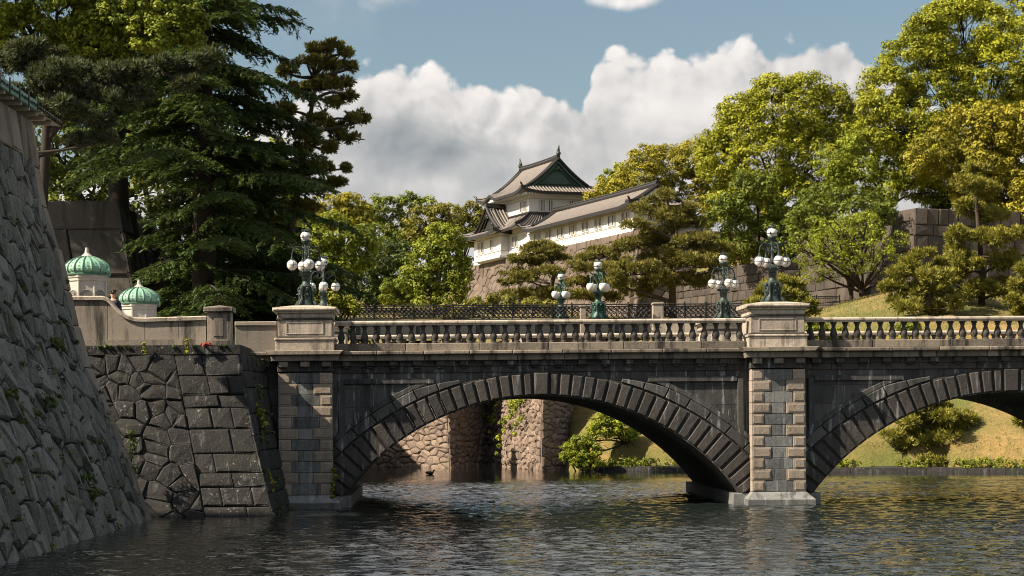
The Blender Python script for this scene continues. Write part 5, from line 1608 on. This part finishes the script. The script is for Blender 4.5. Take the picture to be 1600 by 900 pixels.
# ---- right-hand hill
GR = 'broadleaf trees on the right hill'
broadleaf('camphor_tree', 'huge yellow-green camphor tree filling the top right corner above the stone wall', (1530, 166),
          [(1500, 55, 62), (1570, 35, 62), (1435, 100, 52), (1395, 138, 42), (1470, 150, 62), (1560, 125, 70), (1640, 70, 80), (1415, 195, 48), (1640, 170, 70), (1385, 200, 35), (1520, 200, 60), (1450, 240, 45), (1700, 20, 80), (1445, 50, 26), (1500, 18, 28), (1375, 168, 26)], 162, 'lf_yellow', 201, .9, .22, 60, 1.35, gap=.0, swell=1.12)
broadleaf('camphor_tree', 'broad domed yellow-green camphor tree, right of the castle wing, against the cloud', (1215, 178),
          [(1225, 180, 55), (1165, 205, 42), (1285, 185, 48), (1135, 255, 40), (1200, 250, 58), (1275, 255, 58), (1315, 220, 40), (1115, 225, 22), (1235, 310, 50), (1160, 310, 40), (1150, 175, 26), (1305, 165, 26), (1205, 148, 28), (1260, 145, 28)], 174, 'lf_yellow', 202, .85, .22, 60, 1.35, gap=.0, swell=1.12)
broadleaf('chinquapin_tree', 'golden flowering tree in front of the huge camphor, over the dark wall', (1560, 160),
          [(1500, 205, 36), (1550, 195, 36), (1600, 195, 36), (1460, 235, 26), (1545, 240, 40), (1610, 250, 46), (1490, 255, 28), (1440, 250, 18), (1520, 285, 34), (1580, 300, 44), (1640, 310, 60)], 156, 'lf_gold', 203, .75, .24, 44, 1.1, swell=1.12)
broadleaf('camphor_tree', 'smaller light green tree with bare grey stems behind the stone wall corner', (1392, 170),
          [(1355, 230, 38), (1400, 245, 40), (1425, 285, 32), (1345, 275, 32), (1380, 300, 30), (1310, 300, 30), (1440, 225, 26), (1300, 255, 26), (1455, 300, 24)], 166, 'lf_bright', 204, .75, .21, 56, .9, gap=.15, trunk_r=.28, fork=.55)
broadleaf('evergreen_oak', 'dark bushy evergreen tree below the domed camphor, behind the lamps', (1180, 172),
          [(1180, 330, 42), (1130, 335, 30), (1205, 375, 40), (1260, 370, 38), (1150, 385, 30), (1300, 370, 30), (1230, 400, 28), (1180, 290, 30), (1270, 330, 34)], 168, 'lf_green', 205, .8, .26, 44, 1.0)
broadleaf('chinquapin_tree', 'rounded golden-brown tree directly behind the castle wing roof', (1050, 212),
          [(1045, 262, 38), (1005, 282, 36), (965, 300, 30), (1085, 250, 30), (1075, 295, 36), (1010, 250, 24), (935, 318, 20), (1110, 280, 30), (1090, 330, 34), (1120, 320, 30)], 206, 'lf_gold', 206, .8, .22, 58, 1.1, swell=1.06)
broadleaf('maple_tree', 'small bright green tree top peeping beside the keep roof', (962, 230), [(965, 272, 15), (948, 280, 12), (980, 275, 12), (960, 290, 18)], 226, 'lf_bright', 207, .6, .26, 40, 1.0)
broadleaf('evergreen_oak', 'dark leafy tree mass above the right end of the stone wall', (1600, 172),
          [(1560, 335, 46), (1610, 350, 56), (1660, 330, 60), (1500, 330, 36), (1580, 285, 44), (1480, 300, 36), (1640, 400, 50)], 168, 'lf_deep', 208, .9, .28, 44, 1.0)
broadleaf('evergreen_oak', 'dark green tree filling the gap under the pale-stemmed tree, left of the wall corner', (1330, 153),
          [(1330, 325, 34), (1370, 320, 20), (1285, 320, 32), (1350, 360, 26), (1300, 375, 34), (1260, 350, 30), (1385, 335, 12), (1330, 395, 22)], 151, 'lf_green', 209, .8, .26, 40, .9)
broadleaf('green_shrub', 'olive hedge along the top of the sunlit reddish wall, behind the far caged lamp', (1150, 180), [(1110, 402, 14), (1140, 398, 15), (1170, 397, 15), (1200, 395, 14), (1225, 400, 14), (1090, 408, 12), (1250, 412, 14), (1275, 418, 14)], 178, 'lf_olive', 211, .6, .24, 36, 1.0, trunk_r=.1, cat='hedge')
# cherry on the slope
broadleaf('cherry_tree', 'spreading cherry tree with dark forked trunk on the grass mound, right of the lamp', (1353, 134),
          [(1330, 365, 36), (1290, 385, 32), (1365, 385, 34), (1260, 400, 24), (1310, 350, 26), (1385, 410, 28), (1335, 410, 30), (1400, 375, 20), (1275, 425, 24), (1240, 385, 16), (1355, 345, 22), (1300, 420, 24), (1400, 430, 16)], 133, 'lf_bright', 210, .42, .13, 15, .85, gap=.40, trunk_r=.26, fork=.28, flat=.7)
# pines on the bank
PG = 'black pines around the bridge and castle'
r_ = np.random.default_rng(5)
pine('pine_tree', 'tall dark pine at the right, standing before the shaded stone wall', (1533, 125), [(1535, 430), (1530, 370), (1525, 310), (1520, 255)],
     [(1522, 262, 20), (1515, 290, 30), (1540, 300, 26), (1500, 320, 24), (1520, 335, 34), (1555, 335, 26), (1500, 365, 30), (1545, 370, 36), (1580, 365, 22), (1490, 395, 22), (1530, 405, 40), (1575, 410, 30), (1500, 425, 30), (1560, 445, 36), (1510, 455, 32), (1585, 455, 24), (1480, 440, 16)], 124, 'nd_pine_green', 301, PG, .34, 28, .6, .25, 5)
pine('pine_tree', 'bushy golden-tipped pine on the grass, left of the tall dark pine', (1452, 122), [(1452, 470), (1450, 430), (1447, 395)],
     [(1445, 398, 16), (1425, 410, 20), (1460, 412, 20), (1410, 425, 20), (1448, 432, 28), (1475, 428, 20), (1400, 450, 20), (1430, 455, 30), (1468, 455, 28), (1395, 470, 16), (1415, 480, 22), (1455, 482, 28), (1490, 475, 20)], 121, 'nd_pine_green', 302, PG, .36, 22, .5, .16, 5)
pine('pine_tree', 'pine cut by the right edge of the view above the balustrade', (1602, 121), [(1600, 470), (1600, 430)],
     [(1600, 420, 18), (1590, 445, 16), (1612, 450, 24), (1590, 470, 16), (1605, 490, 24), (1630, 470, 30)], 120, 'nd_pine_green', 303, PG, .36, 22, .5, .16, 5)
pine('pine_tree', 'low bright pine right behind the right front lamp', (1228, 118), [(1226, 470), (1222, 445)],
     [(1222, 438, 16), (1240, 446, 16), (1205, 450, 16), (1190, 462, 16), (1222, 462, 22), (1252, 464, 20), (1265, 475, 12), (1180, 474, 14), (1235, 482, 26), (1205, 482, 22), (1258, 488, 18)], 117, 'nd_pine_green', 304, PG, .34, 24, .5, .14, 5)
pine('pine_tree', 'tall spreading brownish pine in front of the castle wing end', (1052, 150), [(1050, 440), (1046, 400), (1052, 360), (1046, 330), (1040, 305)],
     [(1035, 308, 26), (1015, 325, 26), (1060, 325, 30), (1045, 345, 34), (1000, 350, 24), (1085, 345, 24), (1020, 375, 36), (1070, 378, 36), (1100, 372, 22), (985, 385, 28), (1040, 400, 34), (1105, 400, 26), (1000, 415, 32), (1080, 415, 36), (975, 425, 30), (1125, 388, 16), (1030, 435, 34), (1090, 440, 26), (960, 445, 24), (1000, 455, 30), (1120, 420, 14)], 148, 'nd_pine', 305, PG, .36, 24, .5, .32, 5)
pine('pine_tree', 'leaning pine with cloud-like tiers in front of the castle base, right of the corner', (868, 168), [(862, 445), (868, 420), (858, 400), (850, 385)],
     [(848, 384, 22), (828, 392, 20), (868, 392, 20), (812, 405, 18), (845, 405, 26), (878, 402, 16), (800, 428, 18), (825, 432, 22), (865, 425, 24), (795, 440, 12), (785, 462, 20), (815, 462, 24), (850, 458, 26), (880, 462, 22)], 166, 'nd_pine', 306, PG, .36, 24, .42, .26, 5)
pine('pine_tree', 'middle pine between the two green lamps, below the castle wing', (930, 160), [(935, 450), (945, 430), (935, 405), (930, 392)],
     [(930, 392, 20), (915, 402, 18), (950, 398, 18), (965, 408, 16), (905, 418, 20), (940, 415, 24), (900, 440, 22), (930, 442, 24), (960, 440, 22), (890, 462, 20), (920, 464, 22), (950, 464, 20)], 158, 'nd_pine', 307, PG, .36, 24, .45, .22, 5)
pine('pine_tree', 'dark pine on the bank under the right arch', (1462, 107), [(1462, 700), (1458, 660), (1455, 635)],
     [(1452, 618, 16), (1440, 630, 20), (1466, 632, 20), (1425, 645, 22), (1470, 650, 26), (1415, 662, 20), (1450, 662, 26), (1490, 656, 18), (1512, 662, 12), (1400, 680, 16), (1432, 682, 26), (1468, 680, 28), (1500, 676, 18), (1410, 700, 18), (1445, 702, 26), (1480, 700, 24), (1455, 718, 22)], 107.5, 'nd_pine_green', 308, PG, .34, 24, .45, .16, 5)
pine('pine_tree', 'pine on the bank under the right arch, cut by the right edge', (1632, 107), [(1632, 690), (1630, 650)],
     [(1625, 640, 24), (1605, 660, 14), (1640, 665, 26), (1615, 685, 18), (1650, 690, 26)], 107, 'nd_pine_green', 309, PG, .34, 24, .45, .16, 5)
# shrubs through the left arch
broadleaf('maple_tree', 'bright green maple at the water edge under the left arch, right of the bushy shrub', (977, 114.2),
          [(945, 655, 16), (970, 665, 16), (935, 672, 16), (960, 685, 16), (985, 690, 12), (925, 690, 13), (990, 675, 9), (940, 705, 12)], 113.5, 'lf_bright', 401, .36, .14, 30, 1.0, trunk_r=.10, fork=.4, flat=.7)
broadleaf('green_shrub', 'rounded pale green shrub at the water edge under the left arch, against the black wall', (912, 113.6),
          [(910, 690, 14), (895, 700, 12), (925, 705, 14), (905, 715, 14), (885, 712, 7), (930, 720, 12), (915, 725, 12)], 112.6, 'lf_bright', 402, .28, .12, 32, 1.1, trunk_r=.07, fork=.3, cat='shrub')

# ---- wooded hill between the lamps and the castle
broadleaf('chinquapin_tree', 'golden-topped tree beside the dangling pine, left end of the distant trees', (520, 190), [(515, 325, 22), (545, 322, 22), (565, 340, 16), (500, 345, 20), (480, 330, 20), (535, 345, 24)], 182, 'lf_gold', 501, .8, .3, 40, 1.0)
broadleaf('zelkova_tree', 'bright green tree right behind the left front lamp', (515, 168), [(515, 365, 34), (545, 375, 32), (490, 395, 36), (530, 410, 36), (565, 395, 28), (470, 420, 30), (505, 440, 34), (570, 360, 20), (455, 380, 30)], 164, 'lf_fresh', 502, .85, .28, 42, 1.0)
broadleaf('zelkova_tree', 'dark green open tree on the skyline left of the pale olive trees', (610, 215), [(600, 330, 24), (640, 325, 22), (620, 355, 28), (660, 322, 18), (590, 365, 26), (635, 385, 28), (575, 330, 18), (610, 405, 30)], 208, 'lf_green', 503, .8, .3, 36, .9, gap=.2)
broadleaf('zelkova_tree', 'pale olive tree on the skyline, left of the one touching the keep', (675, 212), [(665, 345, 24), (690, 335, 20), (650, 360, 18), (685, 365, 24), (705, 352, 14), (670, 385, 24)], 205, 'lf_olive', 504, .75, .28, 40, 1.0, gap=.12)
broadleaf('zelkova_tree', 'pale olive tree on the skyline touching the lower roof of the keep', (722, 248), [(718, 338, 16), (735, 331, 14), (708, 350, 16), (730, 352, 18), (752, 340, 14), (715, 370, 20), (735, 372, 16)], 246, 'lf_olive', 505, .75, .28, 40, 1.0, gap=.1)
broadleaf('evergreen_oak', 'large leafy tree tumbling down left of the castle base corner', (685, 196),
          [(700, 378, 24), (715, 398, 20), (688, 395, 30), (660, 415, 28), (700, 415, 30), (680, 435, 32), (640, 440, 26), (715, 435, 20), (620, 460, 24), (660, 465, 30), (698, 460, 28), (690, 362, 16), (668, 385, 18)], 190, 'lf_fresh', 506, .85, .28, 42, 1.0)
broadleaf('evergreen_oak', 'deep green shadowy tree between the lamp and the castle side trees', (585, 200), [(580, 430, 34), (600, 405, 30), (555, 460, 34), (600, 460, 34), (570, 480, 30), (620, 430, 24), (630, 395, 20)], 196, 'lf_deep', 507, .9, .3, 40, .9)
broadleaf('green_shrub', 'small bright clipped bush right of the left front pedestal', (515, 120), [(500, 470, 12), (520, 468, 14), (540, 474, 13), (485, 478, 12), (515, 482, 14), (550, 482, 10), (470, 486, 12)], 118, 'lf_yellow', 508, .34, .18, 34, 1.1, trunk_r=.1, cat='shrub')
broadleaf('green_shrub', 'low sunny hedge bush behind the iron railing below the castle base', (800, 150), [(740, 478, 12), (770, 474, 12), (800, 472, 14), (830, 476, 12), (700, 486, 12), (860, 480, 12), (720, 490, 12)], 146, 'lf_olive', 509, .45, .22, 34, 1.0, trunk_r=.1, cat='shrub')
broadleaf('evergreen_oak', 'dim woodland tree at the far left of the distant trees, behind the railings', (440, 180), [(440, 420, 34), (410, 400, 34), (460, 455, 30), (420, 460, 34), (400, 350, 34), (450, 350, 34), (380, 440, 34)], 178, 'lf_deep', 510, .95, .3, 40, .9)

# ---- left side
broadleaf('camphor_tree', 'leafy green camphor boughs hanging in from the top left corner', (50, 88),
          [(275, 35, 34), (235, 55, 32), (190, 20, 42), (140, 50, 44), (300, 55, 18), (90, 10, 52), (225, 10, 34), (40, 60, 50), (285, 15, 26), (170, 85, 24), (-40, 10, 70), (20, -30, 70), (130, -40, 60), (250, -25, 40), (308, 30, 14)], 85, 'lf_fresh', 601, .42, .17, 34, 1.1, gap=.06, trunk_r=.30, fork=.88)
cedar('cedar_tree', 'tall drooping dark cedar with tiered sprays, left of the bright-edged pine', 318, 94, 30.6, 7.2, lambda t: 8.0 * (1 - t) ** .8 * (1 - .25 * max(0, .25 - t) / .25) + .5, 602, whorl=.62, side=15.5)
cedar('cedar_tree', 'dark cedar behind the stone wall of huge squared stones', 188, 99.8, 32, 17.5, lambda t: 7.0 * (1 - t) ** .8 + .6, 603, whorl=.75, side=22)
pine('pine_tree', 'pine leaning out to the right over the trees, its needle pads against the white cloud', (438, 98), [(450, 380), (465, 300), (478, 230), (488, 160), (492, 100)],
     [(495, 78, 18), (520, 72, 16), (540, 82, 14), (480, 98, 20), (510, 100, 22), (545, 105, 15), (535, 128, 18), (500, 130, 24), (548, 150, 12), (470, 140, 24), (520, 158, 22), (556, 184, 18), (570, 186, 8), (530, 198, 20), (500, 188, 22), (540, 215, 16), (480, 215, 26), (515, 232, 18), (540, 262, 10), (500, 262, 22), (525, 285, 14), (470, 262, 26), (490, 292, 20), (455, 235, 26), (450, 290, 26), (470, 320, 24), (440, 335, 22), (455, 170, 22), (450, 110, 16)], 98, 'nd_pine', 604, PG, .24, 40, .75, .26, 7, .22)
pine('pine_tree', 'grey-green shadowed pine crossing the left trees below the camphor boughs', (30, 83), [(34, 300), (40, 210), (62, 165), (100, 140), (160, 130), (230, 118), (300, 100)],
     [(330, 90, 22), (300, 105, 26), (260, 100, 28), (220, 115, 30), (285, 130, 22), (180, 110, 30), (140, 140, 34), (180, 160, 32), (110, 110, 34), (70, 120, 40), (60, 80, 40), (100, 170, 34), (150, 190, 28), (210, 150, 26), (30, 100, 40), (170, 215, 22), (20, 150, 34), (120, 220, 22)], 81.5, 'nd_pine_dark', 605, PG, .28, 60, .6, .2, 6, ydepth=.8, bark='bark')
broadleaf('evergreen_oak', 'shadowy broadleaf tree behind the left wall roof', (140, 112), [(120, 240, 50), (180, 250, 44), (80, 230, 46), (150, 290, 46), (220, 300, 44), (100, 300, 40), (230, 230, 40), (40, 260, 46), (0, 200, 60)], 110, 'lf_green', 606, .85, .28, 36, .8, gap=.2, trunk_r=.45)
broadleaf('evergreen_oak', 'dark broadleaf tree low behind the fence wall and the cedar', (340, 106), [(300, 320, 44), (360, 330, 46), (280, 370, 40), (340, 400, 46), (410, 330, 40), (390, 390, 46), (300, 430, 36), (420, 270, 40), (350, 260, 44), (430, 430, 34), (370, 455, 40), (420, 480, 26)], 105, 'lf_deep', 607, .85, .28, 38, .9, trunk_r=.45)
broadleaf('evergreen_oak', 'sunlit broadleaf tree glimpsed through gaps in the left conifers', (250, 150), [(230, 210, 50), (290, 200, 50), (180, 190, 46), (340, 240, 50), (150, 130, 50), (250, 140, 50), (100, 160, 46), (400, 250, 50), (430, 330, 40)], 146, 'lf_yellow', 608, .9, .3, 32, .7, gap=.3, trunk_r=.45)
cedar('cedar_tree', 'low dark cedar with boughs down to the fence, left of the left front lamp', 392, 100, 17.5, 6.6, lambda t: 4.2 * (1 - t) ** .7 + .4, 609, whorl=.5, tr=.35)
# unseen tree added left of the frame to shade the left bank
broadleaf('camphor_tree', 'unseen camphor tree beyond the near stone wall, added to shade the left bank', (-300, 98), [(-300, -60, 150), (-200, -160, 130), (-400, -150, 130), (-220, 80, 90)], 98, 'lf_green', 610, 1.2, .36, 30, .6, trunk_r=.6)

# ------------------------------------------------------------------ ground cover
def on_ground(r, n, x0, x1, y0, y1):
    x = r.uniform(x0, x1, n); y = r.uniform(y0, y1, n); z = ground_z(x, y); k = z > .5
    return np.stack([x[k], y[k], z[k]], 1)
r_ = np.random.default_rng(77)
p = on_ground(r_, 60000, 8.6, 48, 100, 142)
d = norm_(unit(r_, len(p)) * .6 + np.array([0, 0, 1.0])); sz = r_.uniform(.06, .15, len(p))
o = leaf_obj('grass', [leaf_quads(p + d * (sz * .5)[:, None] + np.array([0, 0, .05]), norm_(np.cross(d, unit(r_, len(p)))), sz, r_, .3, d)], [r_.random(len(p))], 'lf_grass', origin=(25, 120, 5))
tag(o, 'dry yellow-green grass on the far bank', 'grass', kind='stuff')
xs2 = r_.uniform(8.8, 46, 1500); ys2 = shore(xs2) + r_.uniform(.0, .7, 1500)
kp = (np.sin(xs2 * 1.7) + np.sin(xs2 * .63 + 1) + r_.normal(0, .6, 1500)) > -.2; xs2, ys2 = xs2[kp], ys2[kp]; n2 = len(xs2)
cs = np.stack([xs2, ys2 + r_.random(n2) ** 2 * 1.5, r_.uniform(.22, .70, n2)], 1)
q_, t_ = clumps(cs, r_.uniform(.10, .32, n2), 24, .12, r_, .9)
o = leaf_obj('waterside_grass', [q_], [t_], 'lf_fresh', origin=(25, 108, .7)); tag(o, 'bright green grass fringe along the far shore', 'grass', kind='stuff')
mb = MB(); xk = 8.6                                         # low stone edging of the far shore
while xk < 70:
    w_ = rnd.uniform(.6, 1.3); y0_, y1_ = float(shore(xk)), float(shore(xk + w_))
    mb.add([(xk, y0_ - .12, -.5), (xk + w_ - .02, y1_ - .12, -.5), (xk + w_ - .02, y1_ - .05, .24), (xk, y0_ - .05, .24), (xk, y0_ + 1.6, .34), (xk + w_ - .02, y1_ + 1.6, .34)], [(0, 1, 2, 3), (3, 2, 5, 4)]); xk += w_
tag(mb.build('shore_kerb', 'wall_abut'), 'low dark stone edging along the far shore', 'kerb wall')
# low bushes seen between the right balusters
for k, (px, py, rp, lab) in enumerate([(1275, 515, 14, 'small round bush seen between the first balusters right of the right pedestal'), (1305, 522, 12, 'small dark bush between balusters, second from the right pedestal'),
                                       (1420, 512, 14, 'low bush between the balusters below the bushy golden pine')]):
    broadleaf('green_shrub', lab, (px, 116), [(px, py, rp), (px - 8, py + 4, rp * .7), (px + 9, py + 3, rp * .7)], 115.5, 'lf_fresh', 700 + k, .32, .16, 34, 1.0, trunk_r=.06, cat='shrub')

# weeds in the wall joints
r_ = np.random.default_rng(91)
cs, rs = [], []
for k in range(170):
    u = r_.uniform(6, LW_U - .5); v = r_.beta(1.4, 2.0) * Vt * .8; cs.append(tuple(lw_fn(u, v, .10))); rs.append(r_.uniform(.06, .22))
for k in range(26):
    cs.append(tuple(fr(r_.uniform(.2, RU), r_.uniform(.3, AB_V), .08))); rs.append(r_.uniform(.08, .2))
for k in range(14):
    u = r_.uniform(.3, AB_U); cs.append(tuple(fa(u, AB_V + .25, .12))); rs.append(r_.uniform(.04, .10))
q_, t_ = clumps(np.array(cs), np.array(rs), 26, .11, r_, .9, .3)
o = leaf_obj('wall_weeds', [q_], [t_], 'lf_weed', origin=(-9, 55, 3)); tag(o, 'small weeds and ferns sprouting from the joints of the left stone walls', 'weeds', kind='stuff')
def wall_plant(label, pts, seed, leaf=.16, mat='lf_weed', rad=.22, per=34):
    r = np.random.default_rng(seed); c = np.array([tuple(p) for p in pts]); root = empty('wall_plant', tuple(c[0]), label, 'wall plant', 'plants growing from the stonework')
    q_, t_ = clumps(c, np.full(len(c), rad) * r.uniform(.7, 1.3, len(c)), per, leaf, r, 1.0, .3); leaf_obj('leaves', [q_], [t_], mat, root)
    mb = MB()
    for k in range(len(c)): mb.tube([c[0] - np.array([.1, 0, .1]), c[k]], .012, 4)
    mb.build('stem', 'bark', root)
def near_lw(px, py):
    best = None
    for u in np.linspace(2, LW_U, 120):
        for v in np.linspace(0, Vt, 60):
            p = lw_fn(u, v, .14); q_ = ((p.x / p.y * F) + CXP - px) ** 2 + (CYP - (p.z - CAMZ) / p.y * F - py) ** 2
            if best is None or q_ < best[0]: best = (q_, p)
    return best[1]
for k, (px, py, n, lab) in enumerate([(85, 530, 5, 'broad-leaved weed high on the near left wall, beside the parapet end'), (18, 600, 4, 'leafy weed at the left picture edge of the near wall'),
                                      (70, 625, 7, 'long trailing weed down the middle of the near left wall'), (138, 745, 5, 'round weed low on the near left wall, above the water')]):
    c = near_lw(px, py); wall_plant(lab, [c + Vector((rnd.uniform(0, .2), rnd.uniform(-.6, .6), -.25 * j + rnd.uniform(-.15, .15))) for j in range(n)], 800 + k)
for k, (px, py, Y, n, lab) in enumerate([(205, 700, 64.0, 6, 'dark creeper in the corner where the near wall meets the abutment'), (408, 650, 66.5, 5, 'light green leafy plant between the abutment and the left pier, upper one'),
                                         (418, 756, 66.0, 4, 'light green leafy plant between the abutment and the left pier, lower one'), (524, 760, 69.3, 7, 'bright green creeper climbing the right side of the left pier')]):
    c = P(px, py, Y); wall_plant(lab, [c + Vector((rnd.uniform(-.15, .15), -.1, .24 * (j - n / 2))) for j in range(n)], 820 + k, .13, 'lf_fresh' if k else 'lf_weed', .2 if k < 3 else .11)
for k, (px, w_, m_, lab) in enumerate([(226, 3, 'lf_yellow', 'sprig of yellow flowers on the abutment edge, left one'), (293, 4, 'lf_yellow', 'yellow flower stalk on the abutment edge, below the square post')]):
    c = P(px, 541, 65.7); wall_plant(lab, [c + Vector((0, -.12, .13 * j - .2)) for j in range(w_)], 840 + k, .08, m_, .08)
m, t = new_mat('red_flower'); b = t.n('ShaderNodeBsdfPrincipled'); b.inputs['Base Color'].default_value = (.42, .05, .03, 1); M['red_flower'] = finish(m, t, b)
c = P(324, 540, 65.7); wall_plant('red flower on the abutment edge, right of the yellow flower stalk', [c + Vector((0, -.12, .02)), c + Vector((.1, -.12, .03)), c + Vector((-.1, -.12, .03))], 845, .09, 'red_flower', .07)
# moss curtain on the sunlit moat wall face
r_ = np.random.default_rng(93); cs = []
f0, f1 = Vector((*zz[2], 0)), Vector((*zz[3], 0)); dn = (f1 - f0).normalized(); nn_ = Vector((dn.y, -dn.x, 0))
for k in range(150):
    s = np.clip(r_.choice([.25, .35, .62, .78]) + r_.normal(0, .07), .05, .95); z = 6.8 - abs(r_.normal(0, 2.2))
    if z < .3: continue
    p = f0 + (f1 - f0) * s + nn_ * (.20 * (8.3 - z) + .12 - .1); cs.append((p.x, p.y, z))
q_, t_ = clumps(np.array(cs), r_.uniform(.12, .36, len(cs)), 26, .18, r_, 1.0)
o = leaf_obj('wall_weeds', [q_], [t_], 'lf_bright', origin=tuple(f1)); tag(o, 'bright green weeds hanging down the sunlit moat wall under the arch', 'weeds', kind='stuff')

# ------------------------------------------------------------------ guard and duck
def skin_body(name, verts, edges, radii, parent, mat, sub=2):
    me = bpy.data.meshes.new(name); o0 = np.array(ORG[parent.name]) if parent else np.zeros(3)
    me.from_pydata([tuple(np.array(v) - o0) for v in verts], edges, []); ob = bpy.data.objects.new(name, me); COL.objects.link(ob)
    ob.modifiers.new('skin', 'SKIN'); 
    me.skin_vertices.new() if not me.skin_vertices else None
    for i, rr in enumerate(radii): me.skin_vertices[0].data[i].radius = rr if isinstance(rr, tuple) else (rr, rr)
    me.skin_vertices[0].data[0].use_root = True
    s = ob.modifiers.new('sub', 'SUBSURF'); s.levels = s.render_levels = sub
    dg = bpy.context.evaluated_depsgraph_get(); em = bpy.data.meshes.new_from_object(ob.evaluated_get(dg)); ob.modifiers.clear(); ob.data = em; em.name = name
    em.materials.clear(); em.materials.append(M[mat]); em.polygons.foreach_set('use_smooth', [True] * len(em.polygons))
    if parent: ob.parent = parent
    return ob
M['skin'] = plain('skin', (.52, .33, .24), .6, 0, .05); M['navy'] = plain('navy', (.02, .024, .04), .8, 0, .1); M['gold'] = plain('gold', (.55, .36, .06), .4, .5, .1); M['black'] = plain('black', (.01, .01, .011), .4, 0, .1)
hp = P(177, 462, 70.2); gx_, gy_, gz_ = hp.x, 70.2, 6.02
top_ = P(177, 453.5, 70.2).z; hk = (top_ - gz_) / 1.82
guard = empty('person', (gx_, gy_, gz_), 'uniformed guard in a dark peaked cap standing between the two domed guard boxes', 'person')
def G(x, y, z): return (gx_ + x * hk, gy_ + y * hk, gz_ + z * hk)
bv = [(0, 0, .93), (0, 0, 1.12), (0, .0, 1.32), (0, .01, 1.46), (0, .0, 1.56), (0, -.01, 1.66), (0, -.01, 1.74),
      (-.19, .01, 1.42), (-.23, .02, 1.16), (-.24, -.05, .90), (-.24, -.07, .82), (.19, .01, 1.42), (.23, .02, 1.16), (.24, -.05, .90), (.24, -.07, .82),
      (-.10, 0, .86), (-.11, -.01, .48), (-.12, .02, .09), (-.13, -.12, .04), (.10, 0, .86), (.11, -.01, .48), (.12, .02, .09), (.13, -.12, .04)]
be = [(0, 1), (1, 2), (2, 3), (3, 4), (4, 5), (5, 6), (3, 7), (7, 8), (8, 9), (9, 10), (3, 11), (11, 12), (12, 13), (13, 14), (0, 15), (15, 16), (16, 17), (17, 18), (0, 19), (19, 20), (20, 21), (21, 22)]
bra = [(.16, .11), (.15, .11), (.18, .12), (.10, .08), (.055, .055), (.085, .10), (.07, .085), .065, .05, .04, .035, .065, .05, .04, .035, .095, .065, .05, .045, .095, .065, .05, .045]
bra = [tuple(np.array(q_ if isinstance(q_, tuple) else (q_, q_)) * hk) for q_ in bra]
skin_body('body', [G(*v) for v in bv], be, bra, guard, 'skin')
cl = [i for i in range(len(bv)) if i not in (4, 5, 6, 10, 14)]; mp = {v: i for i, v in enumerate(cl)}
skin_body('uniform', [G(*bv[i]) for i in cl], [(mp[a], mp[b_]) for a, b_ in be if a in mp and b_ in mp], [tuple(np.array(bra[i]) * 1.18) for i in cl], guard, 'navy')
for sg in (-1, 1):                                          # hands with fingers
    for k in range(5):
        bx_ = sg * .24 + (k - 2) * .016; th = k == (4 if sg < 0 else 0)
        skin_body('finger', [G(bx_, -.075, .80), G(bx_ + (.02 * -sg if th else 0), -.085 - (.02 if th else 0), .75), G(bx_ + (.02 * -sg if th else 0), -.08 - (.02 if th else 0), .71 + abs(k - 2) * .008)], [(0, 1), (1, 2)], [.009 * hk, .008 * hk, .006 * hk], guard, 'skin', 1)
mb = MB(); hx, hy, hz = G(0, -.105, 1.655)
mb.obox(G(0, -.115, 1.645), (.010, 0, 0), (0, .018, 0), (0, 0, .022)); mb.obox(G(0, -.10, 1.605), (.026, 0, 0), (0, .008, 0), (0, 0, .006), mi=0)
for sg in (-1, 1): mb.sphere(G(sg * .088, -.005, 1.66), .024, 8, 6)
mb.build('face', 'skin', guard)
mb = MB()
for sg in (-1, 1): mb.sphere(G(sg * .032, -.098, 1.675), .009, 8, 6)
mb.lathe([(.094 * hk, G(0, 0, 1.70)[2]), (.098 * hk, G(0, 0, 1.745)[2])], gx_, gy_ - .005, 14)
mb.build('hair', 'black', guard)
mb = MB(); zc = G(0, 0, 1.725)[2]
mb.lathe([(.104, zc), (.106, zc + .045), (.135, zc + .09), (.125, zc + .11), (.02, zc + .12)], gx_, gy_, 18)
mb.obox((gx_, gy_ - .12, zc - .005), (.075, 0, 0), (0, .04, -.015), (0, 0, .006))
cap = mb.build('cap', 'navy', guard); mb = MB(); mb.sphere((gx_, gy_ - .108, zc + .055), .022, 8, 6); mb.lathe([(.108, zc + .004), (.108, zc + .016)], gx_, gy_, 18, caps=False); mb.build('badge', 'gold', cap)

dp = P(672, 741, 10); dv = dp.z - CAMZ; Yd = CAMZ / -dv * 10; dk = P(672, 741, Yd)
duck = empty('duck', (dk.x, Yd, 0), 'small dark duck swimming on the moat beyond the left arch', 'duck')
skin_body('body', [(dk.x - .16, Yd, .07), (dk.x, Yd, .09), (dk.x + .15, Yd, .07), (dk.x + .20, Yd, .16), (dk.x + .22, Yd, .24), (dk.x + .28, Yd, .235), (dk.x + .33, Yd, .23), (dk.x - .26, Yd, .12)],
          [(1, 0), (1, 2), (2, 3), (3, 4), (4, 5), (5, 6), (0, 7)], [.09, .12, .09, .045, .055, .03, .015, .03], duck, 'black')
